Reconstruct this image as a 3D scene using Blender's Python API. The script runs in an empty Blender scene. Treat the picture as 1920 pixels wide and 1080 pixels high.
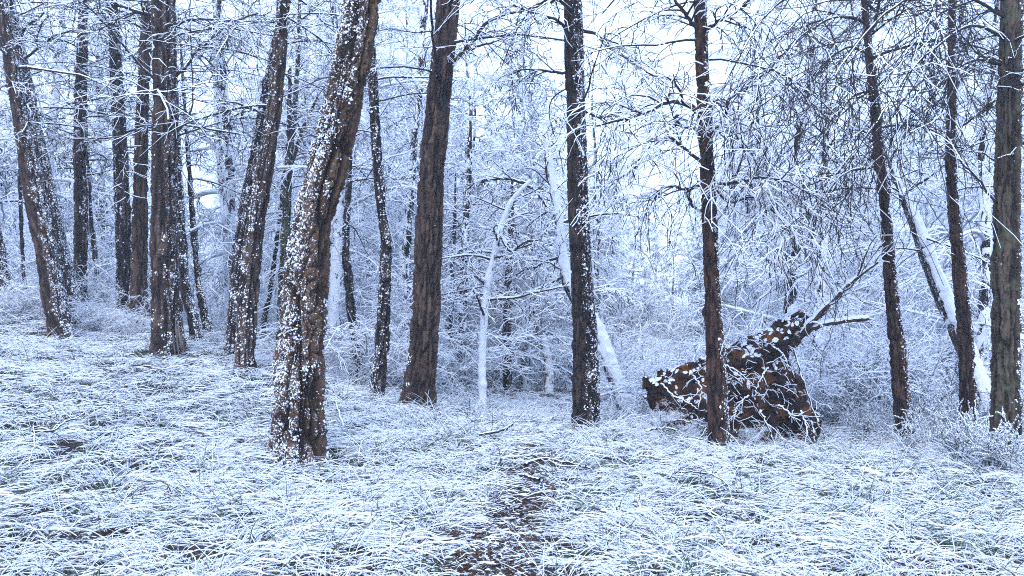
import bpy, math
import numpy as np

# ------------------------------------------------------------------ camera, sky, sun, exposure
scene = bpy.context.scene
COL = scene.collection
F = 1663.0                      # focal length in pixels of the 1920 px wide photograph (60 degree lens)
EYE = 1.6
cam_data = bpy.data.cameras.new('camera')
cam = bpy.data.objects.new('camera', cam_data)
COL.objects.link(cam)
cam.location = (0, 0, EYE)
cam.rotation_euler = (math.radians(90), 0, 0)
cam_data.sensor_width = 36.0
cam_data.lens = 36.0 * F / 1920.0
cam_data.clip_end = 1000
scene.camera = cam

SUN_EL, SUN_AZ = math.radians(42), math.radians(190)     # azimuth from +Y towards +X
world = bpy.data.worlds.new('World')
scene.world = world
world.use_nodes = True
wn, wl = world.node_tree.nodes, world.node_tree.links
wn.clear()
wo = wn.new('ShaderNodeOutputWorld')
wb = wn.new('ShaderNodeBackground')
wb.inputs['Strength'].default_value = 0.148
sky = wn.new('ShaderNodeTexSky')
sky.sky_type = 'NISHITA'
sky.sun_disc = False
sky.sun_elevation = SUN_EL
sky.sun_rotation = SUN_AZ
sky.dust_density = 3.0
mix = wn.new('ShaderNodeMix')
mix.data_type = 'RGBA'
mix.inputs[0].default_value = 0.86                       # an even overcast layer over the clear sky
mix.inputs[7].default_value = (5.8, 7.9, 12.6, 1)
wl.new(sky.outputs[0], mix.inputs[6])
wl.new(mix.outputs[2], wb.inputs['Color'])
wl.new(wb.outputs[0], wo.inputs['Surface'])

sun_data = bpy.data.lights.new('sun', 'SUN')
sun = bpy.data.objects.new('sun', sun_data)
COL.objects.link(sun)
sun_data.energy = 0.95
sun_data.angle = math.radians(24)
sun_data.color = (1.0, 0.985, 0.97)
sun.rotation_euler = (math.radians(90) - SUN_EL, 0, math.pi - SUN_AZ)
sun.location = (-3, -14, 30)

scene.view_settings.view_transform = 'Standard'
scene.view_settings.look = 'None'
scene.view_settings.gamma = 1.0
scene.view_settings.exposure = 0.80
scene.render.engine = 'CYCLES'
cy = scene.cycles
cy.use_denoising = False
cy.max_bounces = 6
cy.diffuse_bounces = 5
cy.glossy_bounces = 1
cy.transmission_bounces = 0
cy.volume_bounces = 0
cy.filter_width = 1.05
cy.use_adaptive_sampling = True
cy.adaptive_threshold = 0.02

rng = np.random.default_rng(7)
TAU = 2 * math.pi

# ------------------------------------------------------------------ noise
def hsh(ix, iy, iz, seed):
    h = (ix.astype(np.int64) * 374761393 + iy.astype(np.int64) * 668265263 +
         iz.astype(np.int64) * 2147483647 + seed * 974711) & 0xFFFFFFFF
    h = ((h ^ (h >> 13)) * 1274126177) & 0xFFFFFFFF
    h = ((h ^ (h >> 16)) * 2246822519) & 0xFFFFFFFF
    return ((h ^ (h >> 15)) & 0xFFFFFF) / float(0xFFFFFF)

def vnoise(p, seed=0):
    p = np.asarray(p, dtype=np.float64)
    i = np.floor(p).astype(np.int64)
    f = p - i
    f = f * f * f * (f * (f * 6 - 15) + 10)
    out = 0
    for dx in (0, 1):
        wx = f[..., 0] if dx else 1 - f[..., 0]
        for dy in (0, 1):
            wy = f[..., 1] if dy else 1 - f[..., 1]
            for dz in (0, 1):
                wz = f[..., 2] if dz else 1 - f[..., 2]
                out = out + wx * wy * wz * hsh(i[..., 0] + dx, i[..., 1] + dy, i[..., 2] + dz, seed)
    return out

def fbm(p, octaves=3, seed=0):
    p = np.asarray(p, dtype=np.float64)
    a, s, n = 0.5, 0.0, 0.0
    for o in range(octaves):
        s = s + a * vnoise(p * (2.03 ** o) + o * 17.3, seed + o)
        n += a
        a *= 0.5
    return s / n

def sstep(a, b, x):
    t = np.clip((x - a) / (b - a), 0, 1)
    return t * t * (3 - 2 * t)

def voronoi(u, v, nu, seed):
    iu, iv = np.floor(u).astype(np.int64), np.floor(v).astype(np.int64)
    f1 = np.full(u.shape, 9.0); f2 = np.full(u.shape, 9.0); cid = np.zeros(u.shape)
    for a in (-1, 0, 1):
        for b in (-1, 0, 1):
            cu, cv = iu + a, iv + b
            cm = np.mod(cu, nu)
            z = np.zeros_like(cm)
            px = cu + 0.15 + 0.7 * hsh(cm, cv, z, seed)
            py = cv + 0.1 + 0.8 * hsh(cm, cv, z + 1, seed)
            d = np.hypot(u - px, v - py)
            near = d < f1
            f2 = np.where(near, f1, np.minimum(f2, d))
            cid = np.where(near, hsh(cm, cv, z + 2, seed), cid)
            f1 = np.where(near, d, f1)
    return f1, f2, cid

# ------------------------------------------------------------------ mesh and object helpers
def build_mesh(name, verts, quads, mats, mat_idx=None, smooth=True, attrs=None):
    me = bpy.data.meshes.new(name)
    verts = np.ascontiguousarray(verts, dtype=np.float32)
    quads = np.ascontiguousarray(quads, dtype=np.int32)
    me.vertices.add(len(verts))
    me.vertices.foreach_set('co', verts.ravel())
    k = quads.shape[1]
    me.loops.add(quads.size)
    me.loops.foreach_set('vertex_index', quads.ravel())
    me.polygons.add(len(quads))
    me.polygons.foreach_set('loop_start', np.arange(0, quads.size, k, dtype=np.int32))
    for m in mats:
        me.materials.append(m)
    if mat_idx is not None:
        me.polygons.foreach_set('material_index', np.ascontiguousarray(mat_idx, dtype=np.int32))
    me.polygons.foreach_set('use_smooth', np.full(len(quads), smooth, dtype=bool))
    for an, av in (attrs or {}).items():
        at = me.attributes.new(an, 'FLOAT', 'POINT')
        at.data.foreach_set('value', np.ascontiguousarray(av, dtype=np.float32).ravel())
    me.update(calc_edges=True)
    return me

def link(name, data, parent=None, loc=None):
    o = bpy.data.objects.new(name, data)
    COL.objects.link(o)
    if parent is not None:
        o.parent = parent
    if loc is not None:
        o.location = loc
    return o

def tag(o, label, cat, group=None):
    o['label'] = label
    o['category'] = cat
    if group:
        o['group'] = group
    return o

def thing(name, label, cat, loc, group=None):
    o = link(name, None, None, loc)
    o.empty_display_size = 0.2
    return tag(o, label, cat, group)

def copy_tree(o, parent=None):
    c = o.copy()
    COL.objects.link(c)
    c.parent = parent
    for ch in list(o.children):
        copy_tree(ch, c)
    return c

def nrm(v):
    return v / np.maximum(np.linalg.norm(v, axis=-1, keepdims=True), 1e-9)

class MB:
    """collects quads of many tubes into one mesh"""
    def __init__(s):
        s.v, s.q, s.m, s.n = [], [], [], 0
    def add(s, v, q, m):
        s.v.append(v); s.q.append(q + s.n); s.m.append(m); s.n += len(v)
    def mesh(s, name, mats, smooth=True):
        return build_mesh(name, np.concatenate(s.v), np.concatenate(s.q), mats, np.concatenate(s.m), smooth)
    def tris(s):
        return 2 * sum(len(a) for a in s.q)

def tubes(mb, P, R, nside=3, snow=0.8, bare=0.1, rg=None, m_under=0, m_top=1, min_hor=0.3):
    """tubes along polylines P (N,K,3) with radii R (N,K); a ridge of snow lies on the upper faces"""
    rg = rg or rng
    N, K, _ = P.shape
    if N == 0:
        return
    T = np.empty_like(P)
    T[:, 1:-1] = P[:, 2:] - P[:, :-2]
    T[:, 0] = P[:, 1] - P[:, 0]
    T[:, -1] = P[:, -1] - P[:, -2]
    T = nrm(T)
    Z = np.array([0.013, 0.021, 1.0])
    S = nrm(np.cross(T, Z))
    U = np.cross(S, T)
    hor = np.sqrt(np.clip(1 - T[..., 2] ** 2, 0, 1))
    has = (rg.random(N) > bare) & (hor.mean(1) > min_hor)
    sn = snow * hor * has[:, None] * (0.6 + 0.8 * rg.random((N, K)))
    ang = np.pi / 2 + np.arange(nside) * TAU / nside
    ca, sa = np.cos(ang), np.sin(ang)
    V = (P[:, :, None, :] + S[:, :, None, :] * (ca * 1.0)[None, None, :, None] * (R * (1 + 0.35 * sn))[:, :, None, None]
         + U[:, :, None, :] * (sa[None, None, :] * R[:, :, None] + np.clip(sa, 0, 1)[None, None, :] * (sn * R)[:, :, None])[..., None])
    idx = np.arange(N * K * nside).reshape(N, K, nside)
    a = idx[:, :-1]; b = idx[:, 1:]
    q = np.stack([a, np.roll(a, -1, 2), np.roll(b, -1, 2), b], -1).reshape(-1, 4)
    mid = ang + np.pi / nside
    top = np.sin(mid) > (0.1 if nside < 5 else 0.45)
    m = np.where(top[None, None, :] & has[:, None, None], m_top, m_under)
    m = np.broadcast_to(m, (N, K - 1, nside)).reshape(-1)
    mb.add(V.reshape(-1, 3), q, m)

def march(start, direc, length, K, droop, wiggle, rg, curl=0.0):
    """grow N polylines of K points"""
    N = len(start)
    P = np.empty((N, K, 3)); P[:, 0] = start
    d = nrm(direc)
    st = (np.broadcast_to(length, (N,)) / (K - 1))[:, None]
    ax = nrm(rg.normal(size=(N, 3))) * curl
    dr = np.broadcast_to(droop, (N,))[:, None] * np.array([0, 0, -1.0])
    for k in range(1, K):
        P[:, k] = P[:, k - 1] + d * st
        d = nrm(d + rg.normal(size=(N, 3)) * wiggle + np.cross(ax, d) + dr / (K - 1))
    return P

def spawn(P, R, n, t0, t1, ang, rg, flat=0.4):
    """n children for each polyline: start points, directions, parent radii"""
    N, K, _ = P.shape
    t = (t0 + (t1 - t0) * (np.arange(n)[None, :] + rg.random((N, n))) / n) * (K - 1)
    k = np.minimum(t.astype(int), K - 2); f = (t - k)[..., None]
    ii = np.arange(N)[:, None]
    A, B = P[ii, k], P[ii, k + 1]
    s = A * (1 - f) + B * f
    T = nrm(B - A)
    Z = np.array([0.01, 0.02, 1.0])
    S = nrm(np.cross(T, Z)); U = np.cross(S, T)
    sd = np.where((np.arange(n)[None, :] + rg.integers(0, 2, (N, 1))) % 2, 1.0, -1.0)
    el = rg.normal(size=(N, n)) * flat
    per = S * (sd * np.cos(el))[..., None] + U * np.sin(el)[..., None]
    a = (ang * (0.7 + 0.6 * rg.random((N, n))))[..., None]
    d = T * np.cos(a) + per * np.sin(a)
    r = R[ii, k] * (1 - f[..., 0]) + R[ii, k + 1] * f[..., 0]
    return s.reshape(-1, 3), d.reshape(-1, 3), r.reshape(-1), (t / (K - 1)).reshape(-1)

# ------------------------------------------------------------------ materials
def mat(name, col, rough=0.8, spec=0.3):
    m = bpy.data.materials.new(name)
    m.use_nodes = True
    b = m.node_tree.nodes['Principled BSDF']
    b.inputs['Base Color'].default_value = (*col, 1)
    b.inputs['Roughness'].default_value = rough
    b.inputs['Specular IOR Level'].default_value = spec
    return m

def noise_mat(name, cols, scale, rough=0.85, bump=0.0, bscale=60, coord='Object', detail=6, stretch=None, spec=0.25):
    m = mat(name, cols[0], rough, spec)
    nt = m.node_tree; n = nt.nodes; l = nt.links
    b = n['Principled BSDF']
    tc = n.new('ShaderNodeTexCoord')
    src = tc.outputs[coord]
    if stretch:
        mp = n.new('ShaderNodeMapping'); mp.inputs['Scale'].default_value = stretch
        l.new(src, mp.inputs[0]); src = mp.outputs[0]
    no = n.new('ShaderNodeTexNoise')
    no.inputs['Scale'].default_value = scale
    no.inputs['Detail'].default_value = detail
    l.new(src, no.inputs['Vector'])
    cr = n.new('ShaderNodeValToRGB')
    e = cr.color_ramp.elements
    e[0].position = 0.3; e[-1].position = 0.7
    e[0].color = (*cols[0], 1); e[1].color = (*cols[-1], 1)
    for i, c in enumerate(cols[1:-1]):
        x = e.new(0.3 + 0.4 * (i + 1) / (len(cols) - 1)); x.color = (*c, 1)
    l.new(no.outputs[0], cr.inputs[0])
    l.new(cr.outputs[0], b.inputs['Base Color'])
    if bump:
        n2 = n.new('ShaderNodeTexNoise'); n2.inputs['Scale'].default_value = bscale; n2.inputs['Detail'].default_value = 4
        l.new(src, n2.inputs['Vector'])
        bp = n.new('ShaderNodeBump'); bp.inputs['Strength'].default_value = bump; bp.inputs['Distance'].default_value = 0.01
        l.new(n2.outputs[0], bp.inputs['Height']); l.new(bp.outputs[0], b.inputs['Normal'])
    return m

def bark_mat(name, dark, mid, light, moss=None):
    dark, mid, light = [(0.70 * t[0], 0.60 * t[1], 0.54 * t[2]) for t in (dark, mid, light)]
    m = mat(name, mid, 0.85, 0.25)
    nt = m.node_tree; n = nt.nodes; l = nt.links
    b = n['Principled BSDF']
    at = n.new('ShaderNodeAttribute'); at.attribute_name = 'plate'
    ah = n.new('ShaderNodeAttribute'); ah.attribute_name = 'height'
    tc = n.new('ShaderNodeTexCoord')
    mp = n.new('ShaderNodeMapping'); mp.inputs['Scale'].default_value = (1, 1, 0.3)
    l.new(tc.outputs['Object'], mp.inputs[0])
    no = n.new('ShaderNodeTexNoise'); no.inputs['Scale'].default_value = 55; no.inputs['Detail'].default_value = 6
    l.new(mp.outputs[0], no.inputs['Vector'])
    ad = n.new('ShaderNodeMath'); ad.operation = 'MULTIPLY_ADD'; ad.inputs[1].default_value = 0.45
    l.new(at.outputs['Fac'], ad.inputs[0]); 
    mu = n.new('ShaderNodeMath'); mu.operation = 'MULTIPLY'; mu.inputs[1].default_value = 0.62
    l.new(no.outputs[0], mu.inputs[0]); l.new(mu.outputs[0], ad.inputs[2])
    cr = n.new('ShaderNodeValToRGB'); e = cr.color_ramp.elements
    e[0].position = 0.22; e[0].color = (*dark, 1)
    e[1].position = 0.78; e[1].color = (*light, 1)
    x = e.new(0.5); x.color = (*mid, 1)
    l.new(ad.outputs[0], cr.inputs[0])
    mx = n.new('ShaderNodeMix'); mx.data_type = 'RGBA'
    mx.inputs[6].default_value = (dark[0] * 0.4, dark[1] * 0.34, dark[2] * 0.32, 1)    # much darker, slightly redder tone in the furrows between the plates
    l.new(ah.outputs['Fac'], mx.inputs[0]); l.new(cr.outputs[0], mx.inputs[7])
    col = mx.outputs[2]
    if moss:
        n3 = n.new('ShaderNodeTexNoise'); n3.inputs['Scale'].default_value = 7; n3.inputs['Detail'].default_value = 5
        l.new(tc.outputs['Object'], n3.inputs['Vector'])
        c3 = n.new('ShaderNodeValToRGB'); c3.color_ramp.elements[0].position = 0.52; c3.color_ramp.elements[1].position = 0.66
        l.new(n3.outputs[0], c3.inputs[0])
        m3 = n.new('ShaderNodeMix'); m3.data_type = 'RGBA'; m3.inputs[7].default_value = (*moss, 1)
        l.new(c3.outputs[0], m3.inputs[0]); l.new(col, m3.inputs[6]); col = m3.outputs[2]
    asn = n.new('ShaderNodeAttribute'); asn.attribute_name = 'dusting'
    def nz(scale, det, w):
        x = n.new('ShaderNodeTexNoise'); x.inputs['Scale'].default_value = scale; x.inputs['Detail'].default_value = det
        x.inputs['Roughness'].default_value = 0.6
        l.new(tc.outputs['Object'], x.inputs['Vector'])
        y = n.new('ShaderNodeMath'); y.operation = 'MULTIPLY_ADD'; y.inputs[1].default_value = w; y.inputs[2].default_value = -0.5 * w
        l.new(x.outputs[0], y.inputs[0]); return y.outputs[0]
    s1 = n.new('ShaderNodeMath'); s1.operation = 'ADD'; l.new(nz(60, 3, 8.5), s1.inputs[0]); l.new(nz(11, 2, 3.0), s1.inputs[1])
    s2 = n.new('ShaderNodeMath'); s2.operation = 'ADD'; l.new(s1.outputs[0], s2.inputs[0]); l.new(asn.outputs['Fac'], s2.inputs[1])
    s3 = n.new('ShaderNodeMapRange'); s3.inputs['From Min'].default_value = 0.05; s3.inputs['From Max'].default_value = 0.55
    l.new(s2.outputs[0], s3.inputs[0])
    ms_ = n.new('ShaderNodeMix'); ms_.data_type = 'RGBA'; ms_.inputs[7].default_value = (0.80, 0.83, 0.88, 1)
    l.new(s3.outputs[0], ms_.inputs[0]); l.new(col, ms_.inputs[6]); col = ms_.outputs[2]
    l.new(col, b.inputs['Base Color'])
    bp = n.new('ShaderNodeBump'); bp.inputs['Strength'].default_value = 0.6; bp.inputs['Distance'].default_value = 0.006
    l.new(no.outputs[0], bp.inputs['Height']); l.new(bp.outputs[0], b.inputs['Normal'])
    return m

M_SNOW = noise_mat('snow', [(0.76, 0.80, 0.86), (0.86, 0.88, 0.91)], 9, 0.65, 0.25, 90)
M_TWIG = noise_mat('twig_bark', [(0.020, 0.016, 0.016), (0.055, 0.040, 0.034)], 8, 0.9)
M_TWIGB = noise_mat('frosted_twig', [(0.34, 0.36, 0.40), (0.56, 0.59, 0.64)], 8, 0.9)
M_NEEDLE = noise_mat('needles', [(0.022, 0.040, 0.034), (0.055, 0.080, 0.065)], 6, 0.8)
M_LEAF = noise_mat('shrub_leaf', [(0.12, 0.15, 0.14), (0.26, 0.30, 0.28)], 9, 0.7)
M_GREEN = noise_mat('green_blade', [(0.035, 0.075, 0.035), (0.085, 0.13, 0.055)], 5, 0.7)
M_STRAW = noise_mat('dry_blade', [(0.035, 0.035, 0.028), (0.12, 0.10, 0.065)], 7, 0.85)
M_LITTER = noise_mat('leaf_litter', [(0.03, 0.016, 0.010), (0.075, 0.040, 0.022), (0.13, 0.085, 0.05)], 3.0, 0.8)
M_SOILW = noise_mat('root_soil', [(0.008, 0.005, 0.004), (0.034, 0.015, 0.008), (0.24, 0.09, 0.026)], 4.2, 0.95, 0.7, 45)
M_ROOT = noise_mat('root_bark', [(0.035, 0.022, 0.015), (0.085, 0.055, 0.038)], 14, 0.9, 0.5, 60)
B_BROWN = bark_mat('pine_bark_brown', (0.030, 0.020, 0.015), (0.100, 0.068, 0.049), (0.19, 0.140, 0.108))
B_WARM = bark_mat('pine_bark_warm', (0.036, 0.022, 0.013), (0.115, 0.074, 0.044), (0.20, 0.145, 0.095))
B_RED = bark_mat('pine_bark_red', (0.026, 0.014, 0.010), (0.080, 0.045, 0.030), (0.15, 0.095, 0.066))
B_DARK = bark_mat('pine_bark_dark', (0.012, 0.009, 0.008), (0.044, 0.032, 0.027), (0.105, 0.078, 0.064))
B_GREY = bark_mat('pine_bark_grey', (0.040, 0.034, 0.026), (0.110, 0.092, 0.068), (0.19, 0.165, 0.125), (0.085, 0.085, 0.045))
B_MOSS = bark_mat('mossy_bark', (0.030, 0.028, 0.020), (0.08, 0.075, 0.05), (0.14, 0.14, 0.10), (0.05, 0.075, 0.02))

def ground_material():
    m = mat('snowy_ground', (0.8, 0.8, 0.8), 0.85, 0.2)
    nt = m.node_tree; n = nt.nodes; l = nt.links
    b = n['Principled BSDF']
    at = n.new('ShaderNodeAttribute'); at.attribute_name = 'bare'
    tc = n.new('ShaderNodeTexCoord')
    def noise(scale, det):
        x = n.new('ShaderNodeTexNoise'); x.inputs['Scale'].default_value = scale; x.inputs['Detail'].default_value = det
        l.new(tc.outputs['Object'], x.inputs['Vector']); return x
    n1, n2, n3 = noise(14, 8), noise(60, 5), noise(5, 6)
    ad = n.new('ShaderNodeMath'); ad.operation = 'MULTIPLY_ADD'; ad.inputs[1].default_value = 0.55
    l.new(at.outputs['Fac'], ad.inputs[0]); l.new(n1.outputs[0], ad.inputs[2])
    cr = n.new('ShaderNodeValToRGB')
    cr.color_ramp.elements[0].position = 0.31; cr.color_ramp.elements[1].position = 0.42
    l.new(ad.outputs[0], cr.inputs[0])
    so = n.new('ShaderNodeValToRGB'); e = so.color_ramp.elements
    e[0].position = 0.3; e[0].color = (0.014, 0.010, 0.008, 1); e[1].position = 0.75; e[1].color = (0.085, 0.050, 0.030, 1)
    x = e.new(0.5); x.color = (0.035, 0.023, 0.016, 1)
    l.new(n2.outputs[0], so.inputs[0])
    mx = n.new('ShaderNodeMix'); mx.data_type = 'RGBA'
    mx.inputs[6].default_value = (0.78, 0.82, 0.88, 1)
    l.new(cr.outputs[0], mx.inputs[0]); l.new(so.outputs[0], mx.inputs[7])
    l.new(mx.outputs[2], b.inputs['Base Color'])
    bp = n.new('ShaderNodeBump'); bp.inputs['Strength'].default_value = 0.8; bp.inputs['Distance'].default_value = 0.02
    l.new(n2.outputs[0], bp.inputs['Height']); l.new(bp.outputs[0], b.inputs['Normal'])
    return m
M_GROUND = ground_material()

# ------------------------------------------------------------------ terrain
def pix(px, py, d):
    return np.array([(px - 960) / F * d, d, EYE - (py - 540) / F * d])

CTRL = [pix(*p) for p in [
    (562, 874, 8.0), (318, 664, 12.0), (116, 646, 13.0), (152, 612, 14.2), (232, 606, 14.6), (460, 704, 11.5),
    (705, 750, 12.0), (782, 768, 11.6), (1099, 800, 10.4), (1348, 842, 9.2), (1700, 832, 10.6), (1815, 822, 11.0),
    (1887, 842, 9.3), (906, 782, 13.0), (1175, 772, 13.6), (1852, 790, 12.6), (1480, 856, 10.2), (862, 736, 18.0),
    (680, 726, 15.0), (0, 690, 9.6), (960, 1080, 4.9), (0, 1080, 4.7), (1920, 1080, 5.0), (440, 676, 12.2),
    (1920, 930, 7.3), (960, 900, 7.35), (300, 860, 7.6)]]
CTRL += [np.array(p) for p in [
    (0, 0, 0.0), (-5, 0, 0.15), (5, 0, -0.05), (0, -10, 0.0), (-9, 6, 0.7), (9, 5, -0.15), (-10, 11, 1.1), (-14, 15, 1.25),
    (-9, 21, 0.75), (-13, 30, 0.3), (-4, 20, -0.1), (1, 19, -0.7), (0, 26, -1.1), (6, 17, -0.8), (11, 16, -0.7), (12, 10, -0.35),
    (9, 26, -1.2), (17, 26, -1.0), (-25, 40, 0.0), (0, 42, -1.3), (25, 42, -1.2), (-22, 5, 1.3), (22, 8, -0.6),
    (-60, 60, 0.0), (0, 80, -1.4), (60, 60, -1.4), (-60, -30, 0.5), (60, -30, -0.5), (-60, 10, 1.0), (60, 10, -0.9)]]
CTRL = np.array(CTRL)

def tps_fit():
    n = len(CTRL); A = np.zeros((n + 3, n + 3))
    d2 = ((CTRL[:, None, :2] - CTRL[None, :, :2]) ** 2).sum(-1)
    A[:n, :n] = 0.5 * d2 * np.log(d2 + 1e-9) + np.eye(n) * 0.6
    A[:n, n] = 1; A[:n, n + 1:] = CTRL[:, :2]
    A[n, :n] = 1; A[n + 1:, :n] = CTRL[:, :2].T
    return np.linalg.solve(A, np.concatenate([CTRL[:, 2], np.zeros(3)]))
TPSW = tps_fit()

def ground_z(x, y, bumps=True):
    x = np.asarray(x, float); y = np.asarray(y, float)
    xc, yc = np.clip(x, -58, 58), np.clip(y, -28, 78)
    n = len(CTRL); out = np.full(x.shape, TPSW[n]) + TPSW[n + 1] * xc + TPSW[n + 2] * yc
    for i in range(n):
        d2 = (xc - CTRL[i, 0]) ** 2 + (yc - CTRL[i, 1]) ** 2
        out = out + TPSW[i] * 0.5 * d2 * np.log(d2 + 1e-9)
    if bumps:
        p = np.stack([x, y, x * 0], -1)
        out = out + (fbm(p * 1.3, 3, 3) - 0.5) * 0.16 + (vnoise(p * 4.5, 9) - 0.5) * 0.05
    return out

PATH = np.array([(-0.5, -3), (-0.35, 2.5), (-0.13, 4.3), (-0.10, 5.0), (-0.02, 6.0), (0.10, 6.9), (0.17, 7.6), (0.14, 8.4), (0.2, 9.3)])
PATHW = np.array([0.36, 0.36, 0.32, 0.28, 0.23, 0.19, 0.16, 0.13, 0.07])
def path_mask(x, y, wide=0.0):
    cx = np.interp(y, PATH[:, 1], PATH[:, 0]); w = np.interp(y, PATH[:, 1], PATHW, right=0.0)
    p = np.stack([x * 3, y * 3, x * 0], -1)
    dist = np.abs(x - cx) + (fbm(p, 3, 21) - 0.5) * 0.26
    return np.where(w > 0.02, 1 - sstep(w * (0.45 + wide), w * 1.1 + 0.01 + wide * 0.35, dist), 0.0)
def bare_mask(x, y):
    """where little snow lies: the path and loose patches, more of them at the foot of the slope"""
    p = np.stack([x * 1.6, y * 1.6, x * 0], -1)
    patch = sstep(0.64, 0.74, fbm(p, 3, 33)) * 0.6 * (0.25 + 0.75 * (1 - sstep(4.9, 6.2, y))) * (1 - 0.8 * sstep(0.3, 1.0, x))
    return np.maximum(path_mask(x, y), patch)

def nonuni(lo, hi, a, b, fine, coarse):
    """coordinates lo..hi, fine between a and b, growing outside"""
    mid = list(np.arange(a, b, fine))
    up, s, x = [], fine, b
    while x < hi:
        up.append(x); s = min(s * 1.12, coarse); x += s
    dn, s, x = [], fine, a - fine
    while x > lo:
        dn.append(x); s = min(s * 1.12, coarse); x -= s
    return np.array([lo] + dn[::-1] + mid + up + [hi])

gx = nonuni(-150, 150, -9, 9, 0.105, 6)
gy = nonuni(-40, 160, 3.4, 15, 0.105, 6)
GX, GY = np.meshgrid(gx, gy)
GZ = ground_z(GX, GY)
idx = np.arange(GX.size).reshape(GX.shape)
gq = np.stack([idx[:-1, :-1], idx[:-1, 1:], idx[1:, 1:], idx[1:, :-1]], -1).reshape(-1, 4)
gme = build_mesh('ground', np.stack([GX, GY, GZ], -1).reshape(-1, 3), gq, [M_GROUND], attrs={'bare': bare_mask(GX, GY)})
ground = link('ground', gme)
ground['kind'] = 'structure'

# ------------------------------------------------------------------ trunks
def catmull(pts, n):
    """resample rows (x,y,z,r) at n points evenly along the curve"""
    pts = np.asarray(pts, float)
    p = np.vstack([2 * pts[0] - pts[1], pts, 2 * pts[-1] - pts[-2]])
    out = []
    for i in range(1, len(p) - 2):
        t = np.linspace(0, 1, 24, endpoint=False)[:, None]
        a, b, c, d = p[i - 1], p[i], p[i + 1], p[i + 2]
        out.append(0.5 * ((2 * b) + (c - a) * t + (2 * a - 5 * b + 4 * c - d) * t ** 2 + (3 * b - a - 3 * c + d) * t ** 3))
    out = np.vstack(out + [pts[-1:]])
    s = np.concatenate([[0], np.cumsum(np.linalg.norm(np.diff(out[:, :3], axis=0), axis=1))])
    si = np.linspace(0, s[-1], n) if np.isscalar(n) else np.asarray(n) * s[-1]
    return np.stack([np.interp(si, s, out[:, k]) for k in range(4)], -1), si

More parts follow.
